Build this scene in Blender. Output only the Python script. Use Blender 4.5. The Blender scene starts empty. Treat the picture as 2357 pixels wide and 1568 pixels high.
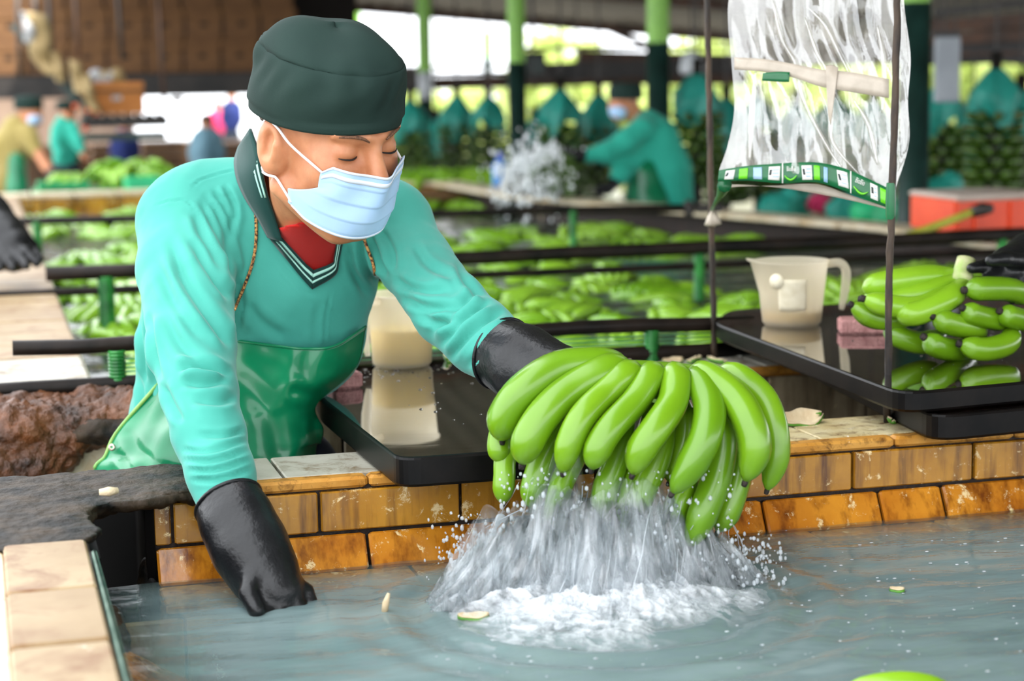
import bpy, bmesh, math, random
import numpy as np
from mathutils import Vector, Matrix, Euler
from mathutils.bvhtree import BVHTree

random.seed(7)
RNG = np.random.default_rng(7)
SC = bpy.context.scene
COL = SC.collection

# ------------------------------------------------------------------ camera
FPX, IW, IH = 4400.0, 2357, 1568          # focal length in pixels of the 2357x1568 frame
CAM = np.array([0.0, 0.0, 1.60])
_y, _p, _r = math.radians(15.56), math.atan((784 - 162.4) / FPX), math.radians(0.927)
_r0 = np.array([math.cos(_y), -math.sin(_y), 0]); _fh = np.array([math.sin(_y), math.cos(_y), 0]); _z = np.array([0, 0, 1.0])
FWD = _fh * math.cos(_p) - _z * math.sin(_p)
_u0 = _fh * math.sin(_p) + _z * math.cos(_p)
UP = _u0 * math.cos(_r) + _r0 * math.sin(_r)
RT = _r0 * math.cos(_r) - _u0 * math.sin(_r)
cam_d = bpy.data.cameras.new('camera'); cam_o = bpy.data.objects.new('camera', cam_d); COL.objects.link(cam_o)
cam_d.sensor_width = 36.0; cam_d.lens = FPX / IW * 36.0
cam_d.clip_start = 0.05; cam_d.clip_end = 300
cam_o.matrix_world = Matrix([[RT[0], UP[0], -FWD[0], CAM[0]], [RT[1], UP[1], -FWD[1], CAM[1]], [RT[2], UP[2], -FWD[2], CAM[2]], [0, 0, 0, 1]])
cam_d.dof.use_dof = True; cam_d.dof.focus_distance = 2.66; cam_d.dof.aperture_fstop = 3.6
SC.camera = cam_o

# ------------------------------------------------------------------ world, sun, exposure
SKY_STRENGTH = 2.1
SUN_STRENGTH = 7.0
SC.view_settings.view_transform = 'Standard'; SC.view_settings.look = 'None'
SC.view_settings.gamma = 1.0; SC.view_settings.use_curve_mapping = False
SC.view_settings.exposure = 0.95
wd = bpy.data.worlds.new('sky'); SC.world = wd; wd.use_nodes = True
bg = wd.node_tree.nodes['Background']; bg.inputs[0].default_value = (0.93, 0.96, 1.0, 1); bg.inputs[1].default_value = SKY_STRENGTH
sun_d = bpy.data.lights.new('sun', 'SUN'); sun_d.energy = SUN_STRENGTH; sun_d.angle = math.radians(2); sun_d.color = (1, 0.95, 0.86)
sun_o = bpy.data.objects.new('sun', sun_d); COL.objects.link(sun_o)
sun_o.rotation_euler = Vector((-0.35, 0.45, -1.0)).to_track_quat('-Z', 'Y').to_euler()

# ------------------------------------------------------------------ helpers
def ray(x, y): return FWD + RT * (x - 1178.5) / FPX - UP * (y - 784.0) / FPX
def PD(x, y, d): return CAM + ray(x, y) * d                       # point at depth d along the view axis
def PZ(x, y, z): r = ray(x, y); return CAM + r * ((z - CAM[2]) / r[2])
def PY(x, y, Y): r = ray(x, y); return CAM + r * ((Y - CAM[1]) / r[1])
def proj(V):
    v = np.asarray(V) - CAM; d = v @ FWD
    return 1178.5 + FPX * (v @ RT) / d, 784.0 - FPX * (v @ UP) / d, d

def tag(o, label=None, cat=None, group=None, kind=None):
    if label: o['label'] = label
    if cat: o['category'] = cat
    if group: o['group'] = group
    if kind: o['kind'] = kind
    return o
def empty(name, loc=(0, 0, 0), label=None, cat=None, group=None):
    o = bpy.data.objects.new(name, None); COL.objects.link(o); o.location = loc; o.empty_display_size = 0.05
    return tag(o, label, cat, group)
def mobj(name, V, Fc, mat, parent=None, smooth=True, origin=None):
    me = bpy.data.meshes.new(name)
    V = np.asarray(V, float).reshape(-1, 3)
    if parent is not None:                                        # vertices are given in world space
        V = V - np.array(parent_loc(parent))
    elif origin is not None:
        V = V - np.asarray(origin)
    me.from_pydata(V.tolist(), [], [list(map(int, f)) for f in Fc]); me.validate(); me.update()
    if smooth: me.polygons.foreach_set('use_smooth', [True] * len(me.polygons))
    o = bpy.data.objects.new(name, me); COL.objects.link(o)
    if mat is not None:
        for m in (mat if isinstance(mat, (list, tuple)) else [mat]): me.materials.append(m)
    if parent is not None: o.parent = parent
    elif origin is not None: o.location = origin
    return o
def parent_loc(p):
    l = np.zeros(3)
    while p is not None: l = l + np.array(p.location); p = p.parent
    return l
def copy_tree(o, parent=None):
    c = o.copy(); COL.objects.link(c)
    if parent is not None: c.parent = parent
    for ch in list(o.children): copy_tree(ch, c)
    return c
class MB:                                                         # collects shapes into one mesh
    def __init__(s): s.V = []; s.F = []; s.n = 0
    def add(s, V, Fc):
        V = np.asarray(V, float).reshape(-1, 3); s.V.append(V)
        s.F += [[i + s.n for i in f] for f in Fc]; s.n += len(V); return s
    def box(s, c, size, rz=0.0, R=None, bev=0.0):
        hx, hy, hz = np.array(size) / 2.0
        if bev <= 0:
            V = np.array([[x, y, z] for z in (-hz, hz) for x, y in ((-hx, -hy), (hx, -hy), (hx, hy), (-hx, hy))])
            Fc = [[3, 2, 1, 0], [4, 5, 6, 7], [0, 1, 5, 4], [1, 2, 6, 5], [2, 3, 7, 6], [3, 0, 4, 7]]
        else:
            b = min(bev, hx * .9, hy * .9, hz * .9); V = []
            for z, e in ((-hz, b), (-hz + b, 0), (hz - b, 0), (hz, b)):
                x, y = hx - e, hy - e; q = b
                V += [[-x + q, -y, z], [x - q, -y, z], [x, -y + q, z], [x, y - q, z], [x - q, y, z], [-x + q, y, z], [-x, y - q, z], [-x, -y + q, z]]
            V = np.array(V); Fc = [list(range(7, -1, -1)), list(range(24, 32))]
            for k in range(3):
                for i in range(8): Fc.append([k * 8 + i, k * 8 + (i + 1) % 8, k * 8 + 8 + (i + 1) % 8, k * 8 + 8 + i])
        if R is None: cz, sz = math.cos(rz), math.sin(rz); R = np.array([[cz, -sz, 0], [sz, cz, 0], [0, 0, 1]])
        return s.add(V @ np.asarray(R).T + np.asarray(c), Fc)
    def tube(s, pts, rad, seg=10, cap=True, squash=None):
        V, Fc = tube_geo(pts, rad, seg, cap, squash); return s.add(V, Fc)
    def build(s, name, mat, parent=None, smooth=False, origin=None):
        return mobj(name, np.concatenate(s.V), s.F, mat, parent, smooth, origin)
def tube_geo(pts, rad, seg=10, cap=True, squash=None):
    P = np.asarray(pts, float); n = len(P); rad = np.broadcast_to(np.asarray(rad, float), (n,))
    T = np.gradient(P, axis=0); T /= np.linalg.norm(T, axis=1)[:, None] + 1e-12
    a = np.array([0, 0, 1.0]) if abs(T[0][2]) < .9 else np.array([1.0, 0, 0])
    N = np.cross(T[0], a); N /= np.linalg.norm(N); V = []
    for i in range(n):
        N = N - T[i] * (N @ T[i]); N /= np.linalg.norm(N) + 1e-12; B = np.cross(T[i], N)
        for k in range(seg):
            t = 2 * math.pi * k / seg
            V.append(P[i] + rad[i] * (N * math.cos(t) + B * math.sin(t)))
    Fc = [[i * seg + k, i * seg + (k + 1) % seg, (i + 1) * seg + (k + 1) % seg, (i + 1) * seg + k] for i in range(n - 1) for k in range(seg)]
    if cap:
        Fc.append([k for k in range(seg - 1, -1, -1)]); Fc.append([(n - 1) * seg + k for k in range(seg)])
    return np.array(V), Fc
def spline(pts, n):                                               # Catmull-Rom through the points, any dimension
    P = np.asarray(pts, float)
    if len(P) == 2: return P[0] + np.linspace(0, 1, n)[:, None] * (P[1] - P[0])
    Q = np.vstack([2 * P[0] - P[1], P, 2 * P[-1] - P[-2]]); out = []
    for t in np.linspace(0, len(P) - 1 - 1e-9, n):
        i = int(t); u = t - i; a, b, c, d = Q[i:i + 4]
        out.append(.5 * ((2 * b) + (-a + c) * u + (2 * a - 5 * b + 4 * c - d) * u * u + (-a + 3 * b - 3 * c + d) * u ** 3))
    return np.array(out)
def grid_faces(nu, nv, wrap=False):
    Fc = []
    for i in range(nu - 1):
        for j in range(nv if wrap else nv - 1):
            k = (j + 1) % nv; Fc.append([i * nv + j, i * nv + k, (i + 1) * nv + k, (i + 1) * nv + j])
    return Fc
def lathe_geo(prof, seg=24, c=(0, 0, 0)):
    V = [[c[0] + r * math.cos(2 * math.pi * k / seg), c[1] + r * math.sin(2 * math.pi * k / seg), c[2] + z] for r, z in prof for k in range(seg)]
    return np.array(V), grid_faces(len(prof), seg, True)
def thick(o, t, off=-1.0):
    m = o.modifiers.new('thickness', 'SOLIDIFY'); m.thickness = t; m.offset = off; return o
def subsurf(o, n=1):
    m = o.modifiers.new('smooth', 'SUBSURF'); m.levels = n; m.render_levels = n; return o
def bevel(o, w, seg=2):
    m = o.modifiers.new('bevel', 'BEVEL'); m.width = w; m.segments = seg; m.limit_method = 'ANGLE'; return o

# signed-distance modelling: surface nets on a numpy grid
def surfnets(fn, lo, hi, vox):
    lo = np.asarray(lo, float); hi = np.asarray(hi, float)
    n = np.maximum(((hi - lo) / vox).astype(int) + 2, 4)
    ax = [lo[i] + vox * np.arange(n[i]) for i in range(3)]
    D = fn(*np.meshgrid(*ax, indexing='ij')).astype(np.float32)
    S = D < 0
    c = S[:-1, :-1, :-1].astype(np.int8)
    cnt = sum(S[i:n[0] - 1 + i, j:n[1] - 1 + j, k:n[2] - 1 + k].astype(np.int8) for i in (0, 1) for j in (0, 1) for k in (0, 1))
    act = (cnt > 0) & (cnt < 8)
    I = np.argwhere(act); idx = -np.ones(act.shape, np.int64); idx[act] = np.arange(len(I))
    acc = np.zeros((len(I), 3)); num = np.zeros(len(I))
    cor = [(i, j, k) for i in (0, 1) for j in (0, 1) for k in (0, 1)]
    for a in cor:
        for b in cor:
            if a < b and sum(abs(a[q] - b[q]) for q in range(3)) == 1:
                da = D[I[:, 0] + a[0], I[:, 1] + a[1], I[:, 2] + a[2]]; db = D[I[:, 0] + b[0], I[:, 1] + b[1], I[:, 2] + b[2]]
                m = (da < 0) != (db < 0); t = np.where(m, da / np.where(m, da - db, 1), 0)
                pa = np.array(a); pb = np.array(b)
                acc[m] += (pa + t[:, None] * (pb - pa))[m]; num[m] += 1
    V = lo + vox * (I + acc / num[:, None]); Fc = []
    for axis in range(3):
        u, v = (axis + 1) % 3, (axis + 2) % 3
        s0 = [slice(None)] * 3; s1 = [slice(None)] * 3
        s0[axis] = slice(0, -1); s1[axis] = slice(1, None)
        A = S[tuple(s0)]; B = S[tuple(s1)]; E = np.argwhere(A != B)
        ok = (E[:, u] > 0) & (E[:, v] > 0) & (E[:, u] < n[u] - 1) & (E[:, v] < n[v] - 1); E = E[ok]
        flip = A[E[:, 0], E[:, 1], E[:, 2]]
        q = []
        for du, dv in ((-1, -1), (0, -1), (0, 0), (-1, 0)):
            e = E.copy(); e[:, u] += du; e[:, v] += dv; q.append(idx[e[:, 0], e[:, 1], e[:, 2]])
        q = np.stack(q, 1); q[~flip] = q[~flip][:, ::-1]; Fc.append(q)
    return V, np.concatenate(Fc)
def smin(a, b, k):
    h = np.clip(.5 + .5 * (b - a) / k, 0, 1); return b + (a - b) * h - k * h * (1 - h)
def smax(a, b, k): return -smin(-a, -b, k)
def sd_cone(X, Y, Z, a, b, ra, rb):                               # tapered capsule
    a = np.asarray(a, float); b = np.asarray(b, float); d = b - a; L2 = d @ d + 1e-12
    t = np.clip(((X - a[0]) * d[0] + (Y - a[1]) * d[1] + (Z - a[2]) * d[2]) / L2, 0, 1)
    return np.sqrt((X - a[0] - t * d[0]) ** 2 + (Y - a[1] - t * d[1]) ** 2 + (Z - a[2] - t * d[2]) ** 2) - (ra + (rb - ra) * t)
def sd_ell(X, Y, Z, c, r, R=None):
    x, y, z = X - c[0], Y - c[1], Z - c[2]
    if R is not None:
        R = np.asarray(R); x, y, z = (R[0, 0] * x + R[0, 1] * y + R[0, 2] * z, R[1, 0] * x + R[1, 1] * y + R[1, 2] * z, R[2, 0] * x + R[2, 1] * y + R[2, 2] * z)
    k0 = np.sqrt((x / r[0]) ** 2 + (y / r[1]) ** 2 + (z / r[2]) ** 2); k1 = np.sqrt((x / r[0] ** 2) ** 2 + (y / r[1] ** 2) ** 2 + (z / r[2] ** 2) ** 2)
    return k0 * (k0 - 1) / (k1 + 1e-9)
def smooth_mesh(V, Fc, it=2, f=.5):
    E = np.concatenate([Fc[:, [0, 1]], Fc[:, [1, 2]], Fc[:, [2, 3]], Fc[:, [3, 0]]])
    for _ in range(it):
        A = np.zeros_like(V); c = np.zeros(len(V))
        for i, j in ((0, 1), (1, 0)):
            np.add.at(A, E[:, i], V[E[:, j]]); np.add.at(c, E[:, i], 1)
        V = V + f * (A / np.maximum(c, 1)[:, None] - V)
    return V
def vnormals(V, Fc):
    n = np.cross(V[Fc[:, 2]] - V[Fc[:, 0]], V[Fc[:, 3]] - V[Fc[:, 1]]); N = np.zeros_like(V)
    for k in range(4): np.add.at(N, Fc[:, k], n)
    return N / (np.linalg.norm(N, axis=1)[:, None] + 1e-12)
def vnoise(P, seed=0):                                            # cheap smooth value noise, P (n,3)
    P = np.asarray(P, float); i = np.floor(P).astype(np.int64); f = P - i; f = f * f * (3 - 2 * f); out = 0
    for a in (0, 1):
        for b in (0, 1):
            for c in (0, 1):
                h = ((i[:, 0] + a) * 374761393 + (i[:, 1] + b) * 668265263 + (i[:, 2] + c) * 2147483647 + seed * 974711) & 0xffffffff
                h = ((h ^ (h >> 13)) * 1274126177) & 0xffffffff; h = (h ^ (h >> 16)) / 4294967295.0
                out = out + h * np.where(a, f[:, 0], 1 - f[:, 0]) * np.where(b, f[:, 1], 1 - f[:, 1]) * np.where(c, f[:, 2], 1 - f[:, 2])
    return out * 2 - 1

def biggest(V, Fc):                                               # keep the largest connected piece
    lab = np.arange(len(V)); F_ = np.asarray(Fc)
    while True:
        m = lab[F_].min(1); new = lab.copy()
        for k in range(F_.shape[1]): np.minimum.at(new, F_[:, k], m)
        new = new[new]
        if (new == lab).all(): break
        lab = new
    v, c = np.unique(lab[F_[:, 0]], return_counts=True); keep = v[c.argmax()]; F_ = F_[lab[F_[:, 0]] == keep]
    u = np.unique(F_); rm = -np.ones(len(V), int); rm[u] = np.arange(len(u)); return V[u], rm[F_]

# ------------------------------------------------------------------ materials
def lin(c):
    if isinstance(c, str): c = [int(c[i:i + 2], 16) / 255 for i in (0, 2, 4)]
    return tuple(x / 12.92 if x <= .04045 else ((x + .055) / 1.055) ** 2.4 for x in c[:3]) + (1.0,)
class NT:
    def __init__(s, name):
        s.m = bpy.data.materials.new(name); s.m.use_nodes = True; s.t = s.m.node_tree
        s.b = s.t.nodes['Principled BSDF']; s.out = s.t.nodes['Material Output']
    def n(s, typ, **kw):
        x = s.t.nodes.new(typ)
        for k, v in kw.items():
            if k.startswith('i_'): x.inputs[k[2:].replace('_', ' ')].default_value = v
            else: setattr(x, k, v)
        return x
    def l(s, a, b): s.t.links.new(a, b)
    def coord(s, kind='Object', scale=(1, 1, 1)):
        c = s.n('ShaderNodeTexCoord'); m = s.n('ShaderNodeMapping'); m.inputs['Scale'].default_value = scale
        s.l(c.outputs[kind], m.inputs['Vector']); return m.outputs[0]
    def noise(s, scale, vec=None, detail=4, rough=.55, dist=0):
        x = s.n('ShaderNodeTexNoise'); x.inputs['Scale'].default_value = scale; x.inputs['Detail'].default_value = detail
        x.inputs['Roughness'].default_value = rough; x.inputs['Distortion'].default_value = dist
        if vec is not None: s.l(vec, x.inputs['Vector'])
        return x.outputs['Fac']
    def ramp(s, fac, stops):
        r = s.n('ShaderNodeValToRGB'); e = r.color_ramp.elements
        while len(e) < len(stops): e.new(.5)
        for k, (p, c) in enumerate(stops):
            e[k].position = p; e[k].color = lin(c) if isinstance(c, str) else (c if len(c) == 4 else tuple(c) + (1,))
        s.l(fac, r.inputs[0]); return r.outputs[0]
    def mix(s, fac, a, b, mode='MIX'):
        x = s.n('ShaderNodeMix', data_type='RGBA', blend_type=mode)
        for v, i in ((fac, 0), (a, 6), (b, 7)):
            if hasattr(v, 'is_linked') or hasattr(v, 'links'): s.l(v, x.inputs[i])
            elif i == 0: x.inputs[0].default_value = v
            else: x.inputs[i].default_value = lin(v) if isinstance(v, str) else v
        return x.outputs[2]
    def bump(s, h, strength=.3, dist=.01):
        x = s.n('ShaderNodeBump'); x.inputs['Strength'].default_value = strength; x.inputs['Distance'].default_value = dist
        s.l(h, x.inputs['Height']); s.l(x.outputs[0], s.b.inputs['Normal']); return x
    def set(s, **kw):
        for k, v in kw.items():
            i = s.b.inputs[k.replace('_', ' ')]
            if hasattr(v, 'links'): s.l(v, i)
            elif isinstance(v, str): i.default_value = lin(v)
            else: i.default_value = v
        return s
def M(name, c1, c2=None, rough=.5, scale=12, spec=.5, bump=0, bscale=None, stretch=(1, 1, 1), coat=0, metal=0, lo=.35, hi=.65, sss=0, kind='Object'):
    t = NT(name); v = t.coord(kind, stretch)
    if c2: t.set(Base_Color=t.ramp(t.noise(scale, v), [(lo, c1), (hi, c2)]))
    else: t.set(Base_Color=c1)
    t.set(Roughness=rough, Specular_IOR_Level=spec, Metallic=metal)
    if coat: t.set(Coat_Weight=coat, Coat_Roughness=.05)
    if sss: t.set(Subsurface_Weight=sss, Subsurface_Radius=(.01, .004, .002), Subsurface_Scale=1.0)
    if bump: t.bump(t.noise(bscale or scale * 3, v), bump)
    return t.m
# ------------------------------------------------------------------ shared materials
def tile_mat(name, base, light, stain, rough=.16, drip=True, pale=.62, sc=1.0):
    t = NT(name); g = t.n('ShaderNodeNewGeometry'); oi = t.n('ShaderNodeObjectInfo')
    off = t.n('ShaderNodeVectorMath', operation='SCALE'); off.inputs[3].default_value = 7.0
    cmb = t.n('ShaderNodeCombineXYZ'); t.l(oi.outputs['Random'], cmb.inputs[0]); t.l(cmb.outputs[0], off.inputs[0])
    add = t.n('ShaderNodeVectorMath', operation='ADD'); t.l(g.outputs['Position'], add.inputs[0]); t.l(off.outputs[0], add.inputs[1])
    v = add.outputs[0]
    c = t.ramp(t.noise(9 * sc, v, 5, .6), [(.3, base), (.7, light)])
    if drip:
        mp = t.n('ShaderNodeMapping'); mp.inputs['Scale'].default_value = (42, 42, 5); t.l(v, mp.inputs[0])
        d = t.ramp(t.noise(1.0, mp.outputs[0], 4, .6), [(.47, (0, 0, 0)), (.72, (1, 1, 1))]); c = t.mix(d, c, stain)
    else:
        d = t.ramp(t.noise(22 * sc, v, 6, .7, .6), [(.5, (0, 0, 0)), (.72, (1, 1, 1))]); c = t.mix(d, c, stain)
    p = t.ramp(t.noise(26 * sc, v, 8, .78, .4), [(pale, (0, 0, 0)), (pale + .05, (1, 1, 1))])
    c = t.mix(p, c, 'e8cf9a' if drip else 'f1ede2')
    t.set(Base_Color=c, Roughness=rough if drip else .45, Coat_Weight=.4 if drip else .0, Coat_Roughness=.06, Specular_IOR_Level=.5 if drip else .22)
    t.bump(t.noise(60, v, 4), .08, .004); return t.m
MT = {}
MT['otile'] = tile_mat('orange_stained_tile', '94600f', 'c28c2c', '4a240a', pale=.575)
MT['otile2'] = tile_mat('orange_sloped_tile', 'a95f0f', 'cf8a26', '6a3408', pale=.57)
MT['wtile'] = tile_mat('white_stained_tile', 'a8a494', 'c4c0b2', '6d5330', drip=False, pale=.66)
MT['ytile'] = tile_mat('rim_tile_yellow_stain', 'b8a26e', 'd2c69e', '5c3413', drip=False, pale=.6, sc=1.6)
MT['btile'] = tile_mat('brown_stained_rim_tile', '8a6f4c', 'ab9470', '6f3c0e', drip=False, pale=.66, sc=.5)
MT['edge'] = tile_mat('bullnose_tile', 'b07424', 'd29c4c', '4a2408', drip=False, pale=.64, sc=2)
MT['facet'] = tile_mat('wall_tile_dull', '8d7d62', 'b5a587', '5a4a34', rough=.3)
MT['ptile'] = tile_mat('pale_tile', 'cdbfa2', 'd8ccb2', 'b08a4e', drip=False, pale=.6, sc=.6)
MT['hole'] = M('recess_shade_back', '040302', rough=.9)  # near-black: shade at the back of the corner recess, put into the colour
MT['grout'] = M('dark_grout', '1c0f07', '2d1a0c', .6, 30, bump=.3)
MT['concrete'] = M('concrete', '5d5850', '79736a', .8, 6, bump=.3)
MT['floor'] = M('wet_floor', '4e4a44', '6a655d', .35, 3)
MT['sludge'] = M('wet_black_sludge', '090705', '3d3022', .6, 18, spec=.2, bump=.5, bscale=40)
MT['rock'] = M('broken_brown_concrete', '1c0d06', '6e3f1c', .5, 16, bump=1.0, bscale=60, lo=.3, hi=.7)
MT['pipe'] = M('black_pipe', '0a0908', '231b16', .45, 9, bump=.15, spec=.18)
MT['rust'] = M('rusty_rod', '120c08', '4a3826', .6, 40, stretch=(1, 1, .25), bump=.5, bscale=60)
MT['gplast'] = M('green_ribbed_plastic', '0d5c22', '2f8a3a', .35, 20)
MT['cord'] = M('green_nylon', '3f9a5a', '8fc8a0', .4, 20)
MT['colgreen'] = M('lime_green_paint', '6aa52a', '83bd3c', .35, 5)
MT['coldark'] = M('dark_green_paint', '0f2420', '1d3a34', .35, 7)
MT['colwhite'] = M('white_paint', 'b9bfc4', 'cfd3d6', .5, 7)
MT['roof'] = M('roof_sheet', '6d6c60', '8b8575', .6, 3, stretch=(1, 6, 1))
MT['purlin'] = M('rusty_purlin', '3a2a20', '5b3c28', .6, 8)
MT['steel'] = M('dark_steel', '171513', '2f2925', .5, 8)

# ------------------------------------------------------------------ ground and floor
def struct(o, kind='structure'): o['kind'] = kind; return o
struct(MB().box((8, 20, -.05), (60, 60, .1)).build('floor', MT['floor']))

# ------------------------------------------------------------------ near washing tank
RIM, WAT = 1.05, .935
tank = empty('washing_tank', (1.0, 2.6, 0), 'tiled washing tank in the foreground full of milky grey water', 'tank')
c = MB(); c.box((1.6, 2.635, .52), (2.8, .155, 1.03)); c.box((.058, 1.3, .52), (.105, 2.0, 1.03)); c.box((1.6, .2, .52), (3.2, .15, 1.03))
c.box((3.05, 1.4, .52), (.12, 2.4, 1.03)); c.box((1.5, 1.4, .3), (3.0, 2.4, .06))
c.build('wall_core', MT['grout'], tank)
def tiles(parent, x0, x1, joints, f, mat, name='tile', gap=.0045):
    xs = [x0] + [j for j in joints if x0 + .02 < j < x1 - .02] + [x1]
    for a, b in zip(xs[:-1], xs[1:]): f(a + gap / 2, b - gap / 2).build(name, mat, parent)
J = lambda s: [s + .2 * k for k in range(-2, 18)]
jit = lambda a=.0012: random.uniform(-a, a)
def top_tile(a, b):
    return MB().box(((a + b) / 2, 2.6475, 1.0435 + jit()), (b - a, .143, .013), bev=.0018)
tiles(tank, .262, .79, J(.388), top_tile, MT['wtile']); tiles(tank, .79, 2.99, J(.79), top_tile, MT['ytile'])
tiles(tank, .205, 2.99, J(.30), lambda a, b: MB().box(((a + b) / 2, 2.559, 1.0415), (b - a, .029, .016), bev=.004), MT['edge'], gap=.002)
tiles(tank, .203, 2.99, J(.43), lambda a, b: MB().box(((a + b) / 2, 2.549 + jit(), 1.003), (b - a, .012, .056), bev=.002), MT['otile'])
def sloped(a, b, mb=None):
    ang = math.radians(-28); R = np.array([[1, 0, 0], [0, math.cos(ang), -math.sin(ang)], [0, math.sin(ang), math.cos(ang)]])
    return MB().box(((a + b) / 2, 2.536 + jit(), .9455 + jit()), (b - a, .012, .052), R=R, bev=.003)
tiles(tank, .205, 2.99, [.495, .695, .895, 1.084, 1.271, 1.375, 1.58, 1.78, 1.98, 2.2], sloped, MT['otile2'])
tiles(tank, .205, 2.99, J(.55), lambda a, b: MB().box(((a + b) / 2, 2.475, .918 + jit()), (b - a, .095, .012), bev=.002), MT['otile'])
tiles(tank, .13, 2.99, J(.43), lambda a, b: MB().box(((a + b) / 2, 2.425, .80), (b - a, .012, .21), bev=.002), MT['btile'])
# left wall of the tank: rim tiles running towards the camera
ys = [2.30, 2.075, 1.87, 1.665, 1.46, 1.255, 1.05, .84]
for a, b in zip(ys[:-1], ys[1:]):
    MB().box((.056, (a + b) / 2, 1.0435 + jit()), (.096, a - b - .006, .014), bev=.003).build('tile', MT['btile'], tank)
    MB().box((.002, (a + b) / 2, .96), (.012, a - b - .004, .17), bev=.002).build('tile', MT['ptile'], tank)
MB().box((.1105, 1.55, 1.043), (.006, 1.38, .016), bev=.002).build('edge_trim', M('green_edge_trim', '3f5f50', '6d8676', .5, 25, spec=.2), tank)
for a, b in zip(ys[:-1], ys[1:]):
    MB().box((.1095, (a + b) / 2, .985), (.010, a - b - .005, .09), bev=.002).build('tile', MT['otile'], tank)
    MB().box((.128, (a + b) / 2, .85), (.010, a - b - .005, .15), bev=.002).build('tile', MT['otile2'], tank)
ang = math.radians(32); Rl = np.array([[math.cos(ang), 0, math.sin(ang)], [0, 1, 0], [-math.sin(ang), 0, math.cos(ang)]])
for a, b in zip(ys[:-1], ys[1:]): MB().box((.175, (a + b) / 2, .885), (.115, a - b - .008, .012), R=Rl, bev=.002).build('submerged_tile', MT['otile2'], tank)
tiles(tank, .14, 2.99, J(.34), lambda a, b: MB().box(((a + b) / 2, 1.4, .345), (b - a, 1.9, .012)), MT['facet'])

def lump(name, mat, parent, blobs, seed, amp, freq, vox=.006, pad=.05, ztop=None):
    B = [(np.array(c), np.array(r)) for c, r in blobs]
    lo = np.min([c - r for c, r in B], 0) - pad; hi = np.max([c + r for c, r in B], 0) + pad
    def fn(X, Y, Z):
        d = None
        for c, r in B:
            e = sd_ell(X, Y, Z, c, r); d = e if d is None else smin(d, e, .03)
        return d
    V, Fc = surfnets(fn, lo, hi, vox); V = smooth_mesh(V, Fc, 1); N = vnormals(V, Fc)
    V = V + N * (amp * vnoise(V * freq, seed) + amp * .6 * np.abs(vnoise(V * freq * 2.3, seed + 1)) + amp * .25 * vnoise(V * freq * 6, seed + 2))[:, None]
    if ztop is not None: V[:, 2] = np.where(V[:, 2] > ztop, ztop + (V[:, 2] - ztop) * .25, V[:, 2])
    return mobj(name, V, Fc, mat, parent)
lump('wet_corner_slab', MT['sludge'], tank, [((.13, 2.61, 1.043), (.17, .115, .016)), ((.02, 2.50, 1.042), (.10, .17, .018)), ((.045, 2.36, 1.046), (.075, .09, .012)), ((.235, 2.63, 1.048), (.06, .085, .014)), ((-.08, 2.60, 1.04), (.12, .14, .02))], 3, .0062, 34, .004, ztop=1.048)
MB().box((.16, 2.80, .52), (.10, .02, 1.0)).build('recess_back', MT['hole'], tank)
MT['black'] = M('recess_shade_black', '030202', '080605', .6, 9, spec=.05)  # black colour stands in for the shade inside the recess
MB().box((.116, 2.52, .80), (.010, .44, .45)).build('recess_side', MT['black'], tank); MB().box((.2, 2.64, .80), (.012, .20, .46)).build('recess_side', MT['black'], tank); MB().box((.17, 2.46, .62), (.07, .44, .02)).build('recess_floor', MT['black'], tank)  # added dark lining, painted shade on the recess walls and floor
lump('recess_sludge', MT['sludge'], tank, [((.135, 2.36, .90), (.018, .10, .04)), ((.20, 2.56, .90), (.02, .03, .06))], 8, .006, 30, .006)

# ------------------------------------------------------------------ big banana tank behind the worker
tank2 = empty('banana_tank', (1.5, 6, 0), 'large tiled tank behind the worker with green bananas floating in it', 'tank')
far_pts = [(-.9, 9.45), (2.33, 9.35), (2.40, 8.13), (3.08, 5.95), (3.12, 3.3)]
c = MB(); c.box((1.55, 3.325, .52), (3.2, .15, 1.03)); c.box((-.03, 6.4, .52), (.41, 6.0, 1.03)); c.box((.7, 9.45, .52), (3.3, .18, 1.03)); c.box((1.5, 6.4, .5), (3.2, 6, .06))
for (ax, ay), (bx, by) in zip(far_pts[1:-1], far_pts[2:]):
    L = math.hypot(bx - ax, by - ay); c.box(((ax + bx) / 2 + .06, (ay + by) / 2, .52), (.12, L, 1.03), rz=math.atan2(by - ay, bx - ax) - math.pi / 2)
c.build('wall_core', MT['grout'], tank2)
tiles(tank2, .30, 3.0, J(.593), lambda a, b: MB().box(((a + b) / 2, 3.246, .93), (b - a, .012, .198), bev=.002), MT['facet'])
tiles(tank2, -.3, 3.0, J(.593), lambda a, b: MB().box(((a + b) / 2, 3.246, .73), (b - a, .012, .197), bev=.002), MT['ptile'])
tiles(tank2, -.3, .30, J(.093), lambda a, b: MB().box(((a + b) / 2, 3.246, .915), (b - a, .012, .168), bev=.002), MT['ptile'])
tiles(tank2, .3, 3.0, J(.593), lambda a, b: MB().box(((a + b) / 2, 3.33, 1.0435), (b - a, .155, .013), bev=.002), MT['wtile'])
tiles(tank2, .3, 3.0, J(.5), lambda a, b: MB().box(((a + b) / 2, 3.247, 1.040), (b - a, .016, .019), bev=.005), MT['edge'])
yy = 3.47; k = 0
while yy < 9.3:
    b = min(yy + .2, 9.36)
    MB().box((.055, (yy + b) / 2, 1.0435 + jit()), (.255, b - yy - .006, .014), bev=.003).build('tile', MT['wtile'] if k in (0, 1) else MT['btile'], tank2)
    MB().box((-.19, (yy + b) / 2, 1.0435 + jit()), (.22, b - yy - .006, .014), bev=.003).build('tile', MT['btile'], tank2)
    MB().box((.185, (yy + b) / 2, .985), (.012, b - yy - .005, .10), bev=.002).build('tile', MT['facet'], tank2)
    yy += .2; k += 1
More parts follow.
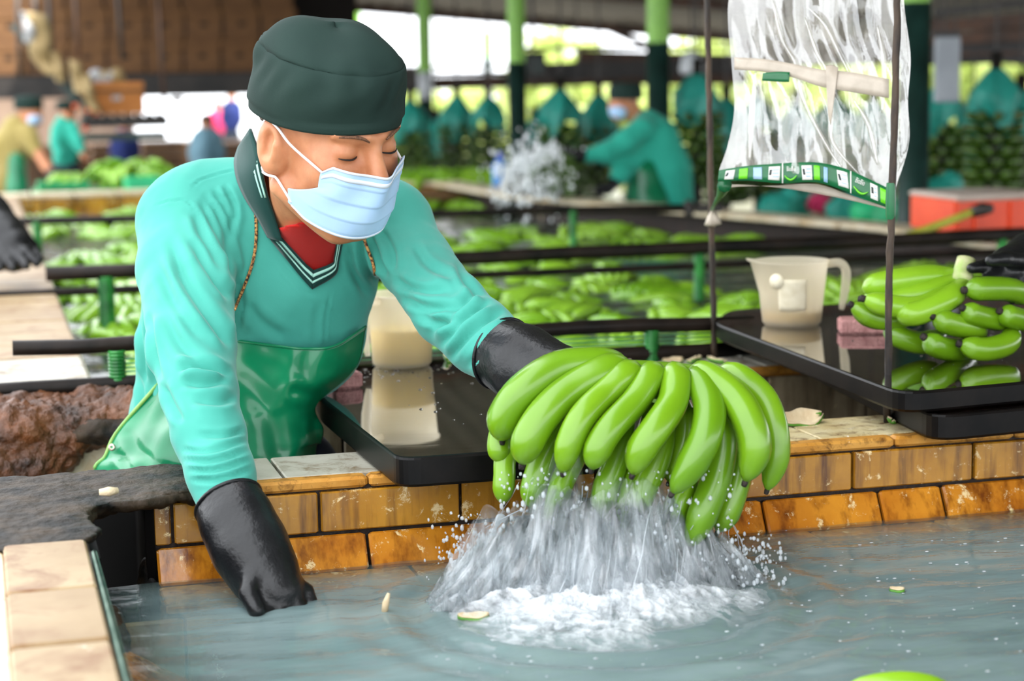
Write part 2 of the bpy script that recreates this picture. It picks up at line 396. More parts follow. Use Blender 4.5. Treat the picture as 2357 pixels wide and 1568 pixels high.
for k in range(18):
    MB().box((-.75 + .2 * k - .1 + .0, 9.44, 1.045), (.194, .17, .02), bev=.004).build('tile', MT['ptile'], tank2)
    MB().box((-.75 + .2 * k - .1 + .0, 9.352, .985), (.194, .014, .09), bev=.003).build('tile', MT['otile'], tank2)
for (ax, ay), (bx, by) in zip(far_pts[1:-1], far_pts[2:]):
    L = math.hypot(bx - ax, by - ay); n = int(L / .2); rz = math.atan2(by - ay, bx - ax) - math.pi / 2
    for k in range(n):
        t = (k + .5) / n; x, y = ax + (bx - ax) * t, ay + (by - ay) * t; nx, ny = math.cos(rz), math.sin(rz)
        MB().box((x + .06 * nx, y + .06 * ny, 1.045), (.15, L / n - .006, .02), rz=rz, bev=.004).build('tile', MT['ptile'], tank2)
        MB().box((x - .008 * nx, y - .008 * ny, .985), (.014, L / n - .006, .10), rz=rz, bev=.003).build('tile', MT['ptile'], tank2)
lump('broken_concrete', MT['rock'], tank2, [((.02, 3.23, .985), (.11, .07, .075)), ((-.06, 3.22, .93), (.13, .08, .11)), ((.16, 3.25, 1.02), (.12, .07, .035)), ((-.14, 3.24, .99), (.12, .10, .075)), ((.25, 3.28, 1.03), (.08, .09, .03)), ((.03, 3.36, 1.03), (.22, .10, .03))], 5, .015, 30, .005)
lump('wet_concrete_edge', MT['sludge'], tank2, [((.20, 3.20, 1.015), (.085, .03, .022)), ((.27, 3.215, 1.02), (.05, .03, .022))], 6, .006, 30, .005)

# ------------------------------------------------------------------ water surfaces
SPL = PZ(1400, 1390, WAT)                                          # where the washed bananas hit the water
def water_mat(name, milk, milk2, clear, bs, bd, rough=.03, streak=None):
    t = NT(name); g = t.n('ShaderNodeNewGeometry'); v = g.outputs['Position']
    mp = t.n('ShaderNodeMapping'); mp.inputs['Scale'].default_value = (1, 2.6, 1); mp.inputs['Rotation'].default_value = (0, 0, .25); t.l(v, mp.inputs[0])
    t.set(Base_Color=t.ramp(t.noise(3, mp.outputs[0], 4, .6, .5), [(.3, milk), (.7, milk2)]), Roughness=rough, IOR=1.33, Specular_IOR_Level=.5)
    bp = t.bump(t.noise(bs, mp.outputs[0], 3, .5, .3), .5, bd)
    tr = t.n('ShaderNodeBsdfTransparent'); tr.inputs[0].default_value = (.75, .8, .72, 1)
    mx = t.n('ShaderNodeMixShader'); mx.inputs[0].default_value = clear or 0
    if clear is None: at = t.n('ShaderNodeAttribute', attribute_name='clear'); t.l(at.outputs['Fac'], mx.inputs[0])
    t.l(t.b.outputs[0], mx.inputs[1]); t.l(tr.outputs[0], mx.inputs[2]); t.l(mx.outputs[0], t.out.inputs['Surface'])
    return t.m
MT['water'] = water_mat('milky_wash_water', '6b8081', '859a9a', None, 16, .004)
MT['water2'] = water_mat('tank_water', '39443a', '505c50', .2, 9, .004)
nx, ny = 260, 240
gx = np.linspace(.125, 2.95, nx); gy = np.linspace(.4, 2.50, ny); GX, GY = np.meshgrid(gx, gy, indexing='ij')
R = np.hypot(GX - SPL[0], (GY - SPL[1]) * 1.0)
HZ = .0032 * np.sin(R * 95) * np.exp(-((R - .22) / .13) ** 2) + .0012 * np.sin(GX * 31 + GY * 47) * np.sin(GY * 38 - GX * 12)
HP = PZ(620, 1370, WAT); R2 = np.hypot(GX - HP[0], GY - HP[1]); HZ += .0014 * np.sin(R2 * 110) * np.exp(-(R2 / .1) ** 2)
P = np.stack([GX, GY, WAT + HZ], -1).reshape(-1, 3)
w = mobj('wash_water', P, grid_faces(nx, ny), MT['water']); tag(w, 'milky grey green water filling the foreground washing tank', 'water', kind='stuff')
# the milky water column is thin over the submerged ledges, so more of them shows there
shal = np.maximum(np.exp(-np.clip(2.50 - GY, 0, 9) / .055), np.exp(-np.clip(GX - .13, 0, 9) / .07)).ravel(); clr = .22 + .62 * np.clip(shal * 1.25, 0, 1)
ca = w.data.color_attributes.new('clear', 'FLOAT_COLOR', 'POINT'); ca.data.foreach_set('color', np.repeat(clr[:, None], 4, 1).astype(np.float32).ravel())
nx, ny = 120, 240
GX, GY = np.meshgrid(np.linspace(.185, 3.1, nx), np.linspace(3.40, 9.36, ny), indexing='ij')
HZ = .004 * np.sin(GX * 9 + GY * 17) * np.sin(GY * 11 - GX * 6)
P = np.stack([GX, GY, .945 + HZ], -1).reshape(-1, 3)
w = mobj('tank_water', P, grid_faces(nx, ny), MT['water2']); tag(w, 'dark rippled water between the floating bananas of the large tank', 'water', kind='stuff')

# ------------------------------------------------------------------ pipe barriers over the tank
def barrier(name, label, pipes, posts, cords=()):
    t = empty(name, pipes[0][0], label, 'pipe barrier', 'pipe barriers across the banana tank')
    for a, b, r in pipes:
        pts = [np.array(a) + (np.array(b) - np.array(a)) * k / 12 + np.array([0, 0, jit(.0025)]) for k in range(13)]
        MB().tube(pts, r, 14).build('pipe', MT['pipe'], t, True)
    for x, y, z0, z1, r in posts:
        n = max(4, int((z1 - z0) / .006)); prof = []
        for i in range(n):
            z = z0 + (z1 - z0) * i / n; h = (z1 - z0) / n
            prof += [(r * .86, z), (r, z + h * .3), (r, z + h * .7), (r * .86, z + h * .98)]
        V, Fc = lathe_geo(prof, 16, (x, y, 0)); mobj('ribbed_post', V, Fc, MT['gplast'], t)
    for a, b in cords: MB().tube([a, b], .0016, 6).build('cord', MT['cord'], t, True)
    return t
cz = [1.078 + .0075 * k for k in range(5)]
barrier('pipe_barrier', 'nearest pair of black pipes with green ribbed posts behind the man', [((.046, 3.40, 1.137), (1.42, 3.375, 1.114), .0135), ((-.2, 3.39, 1.065), (1.45, 3.38, 1.066), .0145)],
        [(.222, 3.39, 1.02, 1.125, .0155), (.232, 3.375, 1.0, 1.052, .016), (.835, 3.385, 1.03, 1.115, .016), (1.215, 3.38, 1.03, 1.11, .015), (.62, 3.385, 1.03, 1.115, .016)],
        [((.22, 3.39, z), (1.4, 3.385, z - .012)) for z in cz])
barrier('pipe_barrier', 'thick and thin black pipe pair across the middle of the banana tank', [((.16, 5.02, 1.10), (2.95, 4.98, 1.10), .0195), ((-.35, 5.03, 1.052), (3.1, 4.99, 1.05), .011)],
        [(.31, 5.02, .95, 1.09, .022), (1.94, 5.0, .95, 1.09, .016), (2.88, 4.98, .95, 1.09, .016)])
t3 = barrier('pipe_barrier', 'single dark pipe furthest across the banana tank with a flanged end', [((.05, 6.97, 1.10), (2.50, 6.43, 1.10), .015)], [(.2, 6.93, .95, 1.10, .016), (2.05, 6.52, .95, 1.10, .014)])
MB().box((2.46, 6.44, 1.10), (.03, .05, .055), rz=-.2, bev=.006).box((2.53, 6.42, 1.10), (.10, .035, .035), rz=-.2, bev=.006).build('flange', MT['steel'], t3)

# ------------------------------------------------------------------ columns and roof
def column(px, py, d, zs, r, label, white=None):
    b = PD(px, py, d); x, y = b[0], b[1]; zt = 2.06 - .095 * (x - 3.2) + .06 * max(0, 15 - y) + .15
    t = empty('roof_column', (x, y, 0), label, 'column', 'green painted roof columns')
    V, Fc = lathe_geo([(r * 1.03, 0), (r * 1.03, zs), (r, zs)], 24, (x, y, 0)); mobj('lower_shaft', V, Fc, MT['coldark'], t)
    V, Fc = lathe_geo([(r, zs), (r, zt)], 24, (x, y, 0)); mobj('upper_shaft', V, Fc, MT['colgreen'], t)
    if white:
        V, Fc = lathe_geo([(r * 1.03, white[0]), (r * 1.06, white[0]), (r * 1.06, white[1]), (r * 1.03, white[1])], 24, (x, y, 0)); mobj('white_band', V, Fc, MT['colwhite'], t)
    V, Fc = lathe_geo([(.001, 0), (r * 2.0, 0), (r * 2.0, .02), (r * 1.02, .03)], 20, (x, y, 0)); mobj('base_plate', V, Fc, MT['coldark'], t)
    return t
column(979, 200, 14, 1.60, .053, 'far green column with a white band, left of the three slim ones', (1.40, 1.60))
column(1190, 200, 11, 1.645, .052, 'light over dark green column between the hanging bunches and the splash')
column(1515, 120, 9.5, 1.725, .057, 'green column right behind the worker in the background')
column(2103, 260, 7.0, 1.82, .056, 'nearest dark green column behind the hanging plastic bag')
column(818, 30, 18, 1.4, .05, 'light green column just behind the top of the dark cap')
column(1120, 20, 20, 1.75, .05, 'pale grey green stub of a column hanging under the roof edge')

def roof_z(x, y): return 2.10 - .085 * (x - 3.6) + .06 * (15.5 - y)
nx, ny = 340, 12
xs = np.linspace(.60, 11.5, nx); yv = np.linspace(-3, 15.5, ny); GX, GY = np.meshgrid(xs, yv, indexing='ij')
ZZ = roof_z(GX, GY) + .012 * np.sin(GX * 2 * math.pi / .14)
ro = mobj('ceiling', np.stack([GX, GY, ZZ], -1).reshape(-1, 3), grid_faces(nx, ny), MT['roof']); struct(ro); thick(ro, .004)
for k in range(9):
    y = 15.4 - k * 2.1
    a, b = np.array([.62, y, roof_z(.62, y) - .03]), np.array([11.4, y, roof_z(11.4, y) - .03]); d = b - a; L = np.linalg.norm(d); d /= L
    Rm = np.array([d, [0, 1, 0], np.cross(d, [0, 1, 0])]).T
    struct(MB().box((a + b) / 2, (L, .05, .08), R=Rm).build('trim_%d' % (k + 1), MT['purlin']))
# ------------------------------------------------------------------ the worker in the foreground
MT['skin'] = M('skin', 'b5744e', 'c98a62', .45, 30, sss=.15, bump=.05, bscale=300)
MT['hair'] = M('short_dark_hair', '2a1d17', '5a4234', .7, 260)
def fabric(name, c1, c2, rough=.75, weave=900, sheen=.2):
    t = NT(name); v = t.coord()
    t.set(Base_Color=t.ramp(t.noise(7, v, 5), [(.3, c1), (.7, c2)]), Roughness=rough, Specular_IOR_Level=.25, Sheen_Weight=sheen, Sheen_Roughness=.4)
    t.bump(t.noise(weave, v, 2), .12, .002); return t.m
MT['shirt'] = fabric('teal_work_shirt', '3f9a8b', '49a797')
MT['dkgreen'] = fabric('dark_green_rib', '0d3430', '123d38')
MT['capfab'] = fabric('dark_green_cap_cloth', '182b27', '20352f', .85, 700, .0)
MT['stripe'] = fabric('pale_stripe', '9fd6c6', 'aee0d0')
MT['red'] = fabric('red_tshirt', 'b3150f', 'c41c14')
MT['trouser'] = fabric('dark_trousers', '1c2430', '28303c')
MT['mask'] = fabric('pale_blue_mask', '9fc3e8', 'b4d3f2', .7, 1500)
MT['maskw'] = fabric('white_mask_band', 'd5dff0', 'e4eaf5', .7, 1500)
MT['loop'] = fabric('white_elastic', 'e8e6e6', 'f4f2f2')
MT['rubber'] = M('black_rubber', '101012', '1b1c1e', .34, 18, bump=.15, bscale=120, spec=.4)
MT['apron'] = M('green_pvc_apron', '046b45', '0b8557', .3, 8, coat=.25, spec=.4)
MT['apronedge'] = M('apron_hem', '5a9a4a', '86b05a', .3, 20)
t = NT('camouflage_cord'); v = t.coord('Object', (1, 1, 1))
t.set(Base_Color=t.ramp(t.noise(260, v, 1), [(.42, '1a1712'), (.5, 'a9642a'), (.62, 'c89a5a')]), Roughness=.7); MT['camo'] = t.m
MT['brow'] = M('brow_hair', '4a3020', '7a543c', .8, 400)
MT['lash'] = M('dark_lashes', '140d0a', rough=.6)

def px(r, d): return r * d / FPX
MAN = np.array([.47, 2.95, 0.0])
man = empty('person', MAN, 'man in teal shirt, dark green cap and blue mask washing bananas', 'person')

# head frame in camera axes (right, up, towards viewer) -> world
def cam_vec(r, u, t): return RT * r + UP * u - FWD * t
def head_frame(L, Fw):
    L = np.array(L); L /= np.linalg.norm(L); Fw = np.array(Fw) - L * (np.array(Fw) @ L); Fw /= np.linalg.norm(Fw)
    Lw = cam_vec(*L); Fv = cam_vec(*Fw); Uw = np.cross(Lw, Fv)
    if Uw @ UP < 0: Uw = -Uw
    return np.stack([Lw, Fv, Uw])                                  # rows: left, forward, up
HR = head_frame((.72, .20, -.66), (.62, -.42, .66)); HS = 1.08
HO = PD(745, 322, 2.70)
def hw(l, f, u): return HO + (np.asarray(HR).T @ np.array([l, f, u])) * HS
def hw_arr(A): return HO + (np.asarray(A) @ HR) * HS
neck_a, neck_b = PD(700, 392, 2.755), PD(716, 600, 2.985)

def head_sdf(X, Y, Z):
    x, y, z = X - HO[0], Y - HO[1], Z - HO[2]
    l, f, u = [(HR[i, 0] * x + HR[i, 1] * y + HR[i, 2] * z) / HS for i in range(3)]
    E = lambda c, r: sd_ell(l, f, u, c, r)
    S = lambda c, r: np.sqrt((l - c[0]) ** 2 + (f - c[1]) ** 2 + (u - c[2]) ** 2) - r
    d = E((0, -.012, .058), (.078, .098, .092))
    d = smin(d, E((0, .035, -.02), (.064, .066, .088)), .03)
    d = smin(d, E((0, .066, -.080), (.030, .028, .026)), .03)
    for s in (-1, 1):
        d = smin(d, E((.037 * s, .066, -.012), (.028, .026, .030)), .02)          # cheek
        d = smin(d, sd_cone(l, f, u, (.062 * s, .0, -.055), (.02 * s, .07, -.095), .016, .018), .025)   # jaw
        d = smax(d, -E((.033 * s, .104, .020), (.019, .016, .013)), .012)          # socket
        d = smin(d, E((.033 * s, .0815, .018), (.0165, .0145, .0135)), .005)       # lid over the eyeball
        d = smin(d, sd_cone(l, f, u, (.012 * s, .096, .040), (.050 * s, .080, .043), .009, .007), .014)  # brow
        d = smin(d, E((.0135 * s, .108, -.020), (.0095, .0115, .0085)), .006)      # nostril wing
        e = E((.079 * s, -.012, -.001), (.0105, .023, .034)); e = smin(e, E((.075 * s, -.006, -.026), (.009, .013, .014)), .01)
        e = smax(e, -E((.090 * s, -.007, .004), (.0115, .0135, .021)), .004)
        e = smin(e, sd_cone(l, f, u, (.083 * s, .005, .006), (.083 * s, .004, -.012), .004, .004), .004)
        e = smin(e, sd_cone(l, f, u, (.084 * s, -.015, .018), (.084 * s, -.016, -.008), .0035, .0035), .005)
        d = smin(d, E((.069 * s, -.004, -.008), (.014, .018, .030)), .008); d = smin(d, e, .006)
    d = smin(d, sd_cone(l, f, u, (0, .093, .034), (0, .118, -.012), .0085, .0125), .012)      # nose
    d = smin(d, E((0, .092, -.052), (.024, .012, .007)), .008); d = smin(d, E((0, .089, -.065), (.021, .012, .008)), .006)   # lips
    return d * HS
E_ = lambda x, y, d: PD(x, y, d)
CR = np.stack([RT, UP, FWD])
TORSO = [((600, 640, 2.985), (272, 190), .120), ((575, 790, 3.02), (262, 165), .118), ((495, 990, 3.06), (200, 230), .115)]
SHC = [((425, 505, 2.90), 97, (890, 520, 2.93), 88), ((480, 452, 2.91), 82, (650, 440, 2.90), 80), ((880, 495, 2.93), 72, (790, 500, 2.92), 78)]
ARM_R = [(428, 520, 2.89, 108), (428, 620, 2.83, 110), (442, 800, 2.70, 99), (459, 900, 2.635, 86), (480, 1000, 2.58, 83), (508, 1090, 2.535, 76), (530, 1168, 2.505, 71)]
ARM_L = [(905, 530, 2.93, 92), (955, 605, 2.87, 84), (1035, 712, 2.76, 86), (1105, 775, 2.70, 84), (1165, 820, 2.65, 81)]
def torso_sdf(X, Y, Z, off=0.0):
    d = None
    for (x, y, dd), (rx, ry), rz in TORSO:
        e = sd_ell(X, Y, Z, PD(x, y, dd), (px(rx, dd) + off, px(ry, dd) + off, rz + off), CR); d = e if d is None else smin(d, e, .05)
    for a, ra, b, rb in SHC:
        d = smin(d, sd_cone(X, Y, Z, PD(*a), PD(*b), px(ra, a[2]) + off, px(rb, b[2]) + off), .05)
    return d
def arm_sdf(X, Y, Z, A, off=0.0):
    d = None
    for a, b in zip(A[:-1], A[1:]):
        e = sd_cone(X, Y, Z, PD(*a[:3]), PD(*b[:3]), px(a[3], a[2]) + off, px(b[3], b[2]) + off); d = e if d is None else smin(d, e, .012)
    return d
# body: one continuous skin surface from head to feet (only face and neck are bare)
LEGS = [(np.array([.30, 2.99, .93]), np.array([.28, 2.99, .50]), np.array([.27, 3.03, .08])), (np.array([.45, 3.01, .93]), np.array([.47, 3.0, .50]), np.array([.48, 3.04, .08]))]
def body_sdf(X, Y, Z):
    d = smin(head_sdf(X, Y, Z), sd_cone(X, Y, Z, neck_a, neck_b, .051, .058), .018)
    d = smin(d, torso_sdf(X, Y, Z, -.014), .03)
    for A in (ARM_R, ARM_L): d = smin(d, arm_sdf(X, Y, Z, A, -.016), .02)
    return d
def box_of(pts, pad): P = np.array(pts); return P.min(0) - pad, P.max(0) + pad
lo, hi = box_of([PD(290, 400, 2.9), PD(300, 1150, 3.1), PD(1180, 830, 2.65), PD(524, 1150, 2.5), PD(430, 420, 2.9), PD(900, 420, 2.95)], .14)
# fine head
hlo, hhi = HO - .165, HO + .165
def head_only(X, Y, Z):
    d = smin(head_sdf(X, Y, Z), sd_cone(X, Y, Z, neck_a, neck_b, .051, .058), .018)
    return d
def full_body(X, Y, Z):
    d = body_sdf(X, Y, Z)
    for h, k, a in LEGS:
        d = smin(d, sd_cone(X, Y, Z, h, k, .075, .052), .05); d = smin(d, sd_cone(X, Y, Z, k, a, .052, .036), .02)
        d = smin(d, sd_cone(X, Y, Z, a + np.array([0, .03, -.03]), a + np.array([0, -.12, -.045]), .04, .034), .02)
    return d
V, Fc = surfnets(full_body, (lo[0], lo[1], 0), (hi[0], hi[1], hi[2] + .12), .0095)
V2, F2 = surfnets(head_only, hlo - np.array([0, 0, .07]), hhi, .0026)
V2 = smooth_mesh(V2, F2, 1, .4)
# join: coarse body below the collar, fine head and neck above it (they overlap inside the shirt)
cut = lambda P: (P - PD(706, 500, 2.84)) @ (neck_a - neck_b) / np.linalg.norm(neck_a - neck_b)
s1 = cut(V); inhead = (np.linalg.norm(V - (HO - .0), axis=1) < .24) & (s1 > 0)
keep = ~inhead[Fc].any(1); s2 = cut(V2); keep2 = ~((s2 < -.03)[F2]).any(1)
bm_V = np.vstack([V, V2]); bm_F = np.vstack([Fc[keep], F2[keep2] + len(V)])
used = np.unique(bm_F); remap = -np.ones(len(bm_V), int); remap[used] = np.arange(len(used))
body = mobj('body', bm_V[used], remap[bm_F], MT['skin'], man)
BV_head = BVHTree.FromPolygons(V2.tolist(), F2.tolist())

# ---- shirt
def shirt_sdf(X, Y, Z):
    d = torso_sdf(X, Y, Z)
    for A in (ARM_R, ARM_L): d = smin(d, arm_sdf(X, Y, Z, A), .028)
    w = PD(*ARM_R[-1][:3]); dirw = w - PD(*ARM_R[-3][:3]); dirw /= np.linalg.norm(dirw)
    d = np.maximum(d, np.where((X - w[0]) ** 2 + (Y - w[1]) ** 2 + (Z - w[2]) ** 2 < .02, (X - w[0]) * dirw[0] + (Y - w[1]) * dirw[1] + (Z - w[2]) * dirw[2] - .012, -1))
    w2 = PD(*ARM_L[-1][:3]); dl = w2 - PD(*ARM_L[-3][:3]); dl /= np.linalg.norm(dl)
    d = np.maximum(d, np.where((X - w2[0]) ** 2 + (Y - w2[1]) ** 2 + (Z - w2[2]) ** 2 < .02, (X - w2[0]) * dl[0] + (Y - w2[1]) * dl[1] + (Z - w2[2]) * dl[2] - .012, -1))
    return d
V, Fc = surfnets(shirt_sdf, lo, hi, .0042); V = smooth_mesh(V, Fc, 2)
def creases(V, Fc, lines, facing=0.0):
    N = vnormals(V, Fc); X, Y, D = proj(V); view = CAM - V; view /= np.linalg.norm(view, axis=1)[:, None]
    fz = np.clip(((N * view).sum(1) - facing) * 4, 0, 1); disp = np.zeros(len(V))
    Q = np.stack([X, Y], 1)
    for pts, w, a in lines:
        L = spline(pts, 24); best = np.full(len(V), 1e9); tt = np.zeros(len(V))
        bb = (X > L[:, 0].min() - 4 * w) & (X < L[:, 0].max() + 4 * w) & (Y > L[:, 1].min() - 4 * w) & (Y < L[:, 1].max() + 4 * w)
        I = np.where(bb)[0]
        if not len(I): continue
        b = np.full(len(I), 1e9); tv = np.zeros(len(I)); sg = np.zeros(len(I))
        for k in range(len(L) - 1):
            p, q = L[k], L[k + 1]; d = q - p; t = np.clip(((Q[I] - p) @ d) / (d @ d + 1e-9), 0, 1); e = Q[I] - p - t[:, None] * d; r = np.hypot(e[:, 0], e[:, 1])
            m = r < b; b[m] = r[m]; tv[m] = (k + t[m]) / (len(L) - 1); sg[m] = np.sign(d[0] * e[m, 1] - d[1] * e[m, 0])
        taper = np.clip(np.minimum(tv, 1 - tv) * 5, 0, 1)
        disp[I] += -1.35 * a * taper * (np.exp(-(b / w) ** 2) - .55 * np.exp(-((b - 1.9 * w) / (1.1 * w)) ** 2))
    return V + N * (disp * fz)[:, None]
CR_L = [
 ([(470, 442), (503, 498), (529, 579), (537, 653)], 9, .0065), ([(489, 435), (522, 486), (538, 549)], 8, .006), ([(459, 453), (492, 527), (526, 601)], 9, .006),
 ([(514, 424), (538, 475), (542, 520)], 7, .005), ([(446, 480), (470, 545), (515, 640)], 10, .0045),
 ([(389, 542), (429, 653), (496, 745), (533, 801)], 12, .006), ([(359, 597), (407, 708), (459, 782)], 12, .004), ([(440, 549), (489, 634), (533, 690)], 10, .006),
 ([(372, 690), (420, 800), (500, 855)], 13, .0045), ([(345, 720), (352, 800), (370, 880)], 8, .005),
 ([(407, 849), (459, 843), (536, 862)], 9, .007), ([(415, 878), (470, 885), (530, 872)], 10, .005), ([(372, 880), (395, 930), (420, 975)], 10, .005), ([(440, 920), (500, 925), (545, 915)], 9, .004),
 ([(415, 1035), (480, 1040), (572, 1012)], 6, .003), ([(420, 1058), (490, 1062), (577, 1035)], 6, .0032), ([(428, 1082), (500, 1082), (580, 1056)], 6, .0032), ([(435, 1104), (505, 1104), (583, 1078)], 6, .003), ([(450, 1000), (520, 1003), (565, 990)], 7, .003),
 ([(437, 442), (459, 416), (514, 398), (545, 392)], 2.5, .0016), ([(352, 475), (400, 462), (437, 470), (480, 540)], 2.5, .0012),
 ([(762, 668), (751, 727), (747, 797)], 3, .0015), ([(735, 690), (728, 740), (725, 797)], 8, .001), ([(640, 600), (700, 668), (725, 680)], 4, .0018),
 ([(829, 542), (836, 597), (866, 653)], 8, .005), ([(850, 535), (872, 600), (890, 640)], 8, .005), ([(800, 560), (812, 620), (850, 690)], 9, .004), ([(868, 520), (900, 570), (905, 630)], 8, .004),
 ([(560, 690), (600, 740), (660, 780)], 12, .003), ([(545, 620), (555, 700), (548, 770)], 8, .004),
 ([(950, 560), (985, 610), (1050, 640)], 9, .004), ([(905, 640), (960, 668), (1040, 668)], 9, .005), ([(925, 680), (990, 712), (1060, 705)], 9, .006), ([(950, 715), (1020, 745), (1085, 720)], 9, .005),
 ([(1130, 690), (1070, 735), (1010, 800)], 8, .006), ([(1160, 712), (1090, 762), (1030, 832)], 8, .006), ([(1100, 668), (1050, 715), (985, 770)], 9, .005), ([(1185, 735), (1125, 790), (1070, 850)], 7, .0035), ([(1050, 600), (1075, 650), (1120, 690)], 8, .004),
 ([(315, 700), (330, 800), (335, 900)], 7, .005), ([(300, 820), (325, 900), (330, 980)], 7, .005)]
V = creases(V, Fc, CR_L)
N = vnormals(V, Fc); V = V + N * (.0012 * vnoise(V * 26, 4) + .0006 * vnoise(V * 60, 5))[:, None]
BV_shirt = BVHTree.FromPolygons(V.tolist(), Fc.tolist())
def inpoly(X, Y, poly):
    r = np.zeros(len(X), bool); n = len(poly)
    for i in range(n):
        (x1, y1), (x2, y2) = poly[i], poly[(i + 1) % n]
        m = ((y1 > Y) != (y2 > Y)) & (X < (x2 - x1) * (Y - y1) / (y2 - y1 + 1e-9) + x1); r ^= m
    return r
VNECK = [(570, 300), (590, 382), (606, 450), (624, 509), (634, 552), (718, 640), (772, 618), (783, 560), (790, 530), (826, 518), (826, 470), (800, 380), (700, 330)]
cen = V[Fc].mean(1); X, Y, D = proj(cen); nrm = np.cross(V[Fc[:, 2]] - V[Fc[:, 0]], V[Fc[:, 3]] - V[Fc[:, 1]])
hole = inpoly(X, Y, VNECK) & (((CAM - cen) * nrm).sum(1) > 0)
hole |= np.linalg.norm(np.cross(cen - neck_a, (neck_b - neck_a) / np.linalg.norm(neck_b - neck_a)), axis=1) < .062
Fs = Fc[~hole]; used = np.unique(Fs); remap = -np.ones(len(V), int); remap[used] = np.arange(len(used))
shirt = mobj('shirt', V[used], remap[Fs], MT['shirt'], man); thick(shirt, .0025)
# ---- red undershirt inside the open collar
def tee_sdf(X, Y, Z):
    d = smin(torso_sdf(X, Y, Z, -.0095), sd_cone(X, Y, Z, neck_a, neck_b, .0575, .066), .012); c = PD(700, 517, 2.83); n_ = UP - .15 * RT
    return np.maximum(d, (X - c[0]) * n_[0] + (Y - c[1]) * n_[1] + (Z - c[2]) * n_[2])
a, b = box_of([PD(560, 420, 2.80), PD(860, 720, 2.80), PD(560, 420, 3.05), PD(860, 720, 3.05)], .02)
V, Fc = surfnets(tee_sdf, a, b, .005); V, Fc = biggest(V, Fc); V = smooth_mesh(V, Fc, 1); tee = mobj('undershirt', V, Fc, MT['red'], man)
BV_tee = BVHTree.FromPolygons(V.tolist(), Fc.tolist())
def surf(x, y, default, off, trees=(BV_shirt,), dmin=0):
    r = ray(x, y); rn = r / np.linalg.norm(r); best = None
    for T in trees:
        h = T.ray_cast(Vector(CAM), Vector(rn))
        if h[0] is not None and (best is None or h[3] < best): best = h[3]
    d = default if best is None else best / np.linalg.norm(r)
    return PD(x, y, d - off)
rib_a = spline([(722, 690), (722, 650), (708, 605), (690, 565)], 6)
# ---- collar and placket trim
def strip(name, mat, A, B, n, parent, t=.003, off=.004, trees=(BV_shirt, BV_tee), dA=None, dB=None, m=5, bulge=.002):
    A = spline(A, n); B = spline(B, n); V = []
    for i in range(n):
        for j in range(m):
            s = j / (m - 1); x, y = A[i][:2] * (1 - s) + B[i][:2] * s
            if A.shape[1] > 2:
                d = A[i][2] * (1 - s) + B[i][2] * s - bulge * math.sin(math.pi * s); V.append(PD(x, y, d))
            else: V.append(surf(x, y, 2.88, off + bulge * math.sin(math.pi * s), trees))
    o = mobj(name, V, grid_faces(n, m), mat, parent); thick(o, t, 0); return o
dS = lambda x, y: float((surf(x, y, 2.9, 0, (BV_shirt,)) - CAM) @ FWD)
ci = [(577, 296, 2.80), (594, 350, 2.775), (604, 400, 2.775), (618, 455, 2.79), (636, 509, 2.805), (650, 556, 2.815)]
co = [(550, 338, 2.86)] + [(x, y, dS(x, y) - .006) for x, y in ((541, 370), (546, 410), (565, 455), (596, 505), (618, 546))]
col = strip('collar', MT['dkgreen'], ci, co, 26, man, .004, m=8, bulge=.012)
mid = lambda t: [tuple(np.array(a) * (1 - t) + np.array(b) * t - np.array([0, 0, .0115 * math.sin(math.pi * t) + .003])) for a, b in zip(ci[:4], co[:4])]
strip('collar_stripe', MT['stripe'], mid(.10), mid(.17), 14, col, .001, m=3, bulge=0); strip('collar_stripe', MT['stripe'], mid(.25), mid(.31), 14, col, .001, m=3, bulge=0)
strip('collar', MT['dkgreen'], [(782, 522, 2.83), (800, 512, 2.83), (832, 506, 2.85)], [(778, 562, 2.82), (800, 548, 2.83), (836, 520, 2.86)], 12, man, .004, bulge=.006)
# placket trim: V shape with two pale stripes
oL = [(614, 540), (650, 584), (690, 634), (718, 666)]; iL = [(647, 548), (672, 575), (700, 604), (722, 622)]
oR = [(790, 549), (780, 600), (770, 634), (718, 666)]; iR = [(776, 553), (770, 590), (764, 606), (722, 622)]
pl = strip('placket_trim', MT['dkgreen'], oL, iL, 22, man, .003, .005); pr = strip('placket_trim', MT['dkgreen'], oR, iR, 18, man, .003, .005)
def between(A, B, t): return [tuple(np.array(a) * (1 - t) + np.array(b) * t) for a, b in zip(A, B)]
for t0, t1 in ((.30, .42), (.62, .80)):
    strip('trim_stripe', MT['stripe'], between(oL, iL, t0), between(oL, iL, t1), 22, pl, .001, .0095, m=3, bulge=0)
    strip('trim_stripe', MT['stripe'], between(oR, iR, t0), between(oR, iR, t1), 18, pr, .001, .0095, m=3, bulge=0)
# ---- apron cord
for path in ([(579, 398), (583, 440), (589, 500), (589, 560), (580, 610), (562, 660), (540, 712)], [(829, 518), (838, 550), (848, 578), (858, 605), (863, 632)]):
    L = spline(path, 24); P = [surf(x, y, 2.87, .003, (BV_shirt,)) for x, y in L]
    P = smooth_path = [P[0]] + [(P[i - 1] + P[i] * 2 + P[i + 1]) / 4 for i in range(1, len(P) - 1)] + [P[-1]]
    MB().tube(P, .0024, 8).build('apron_cord', MT['camo'], man, True)

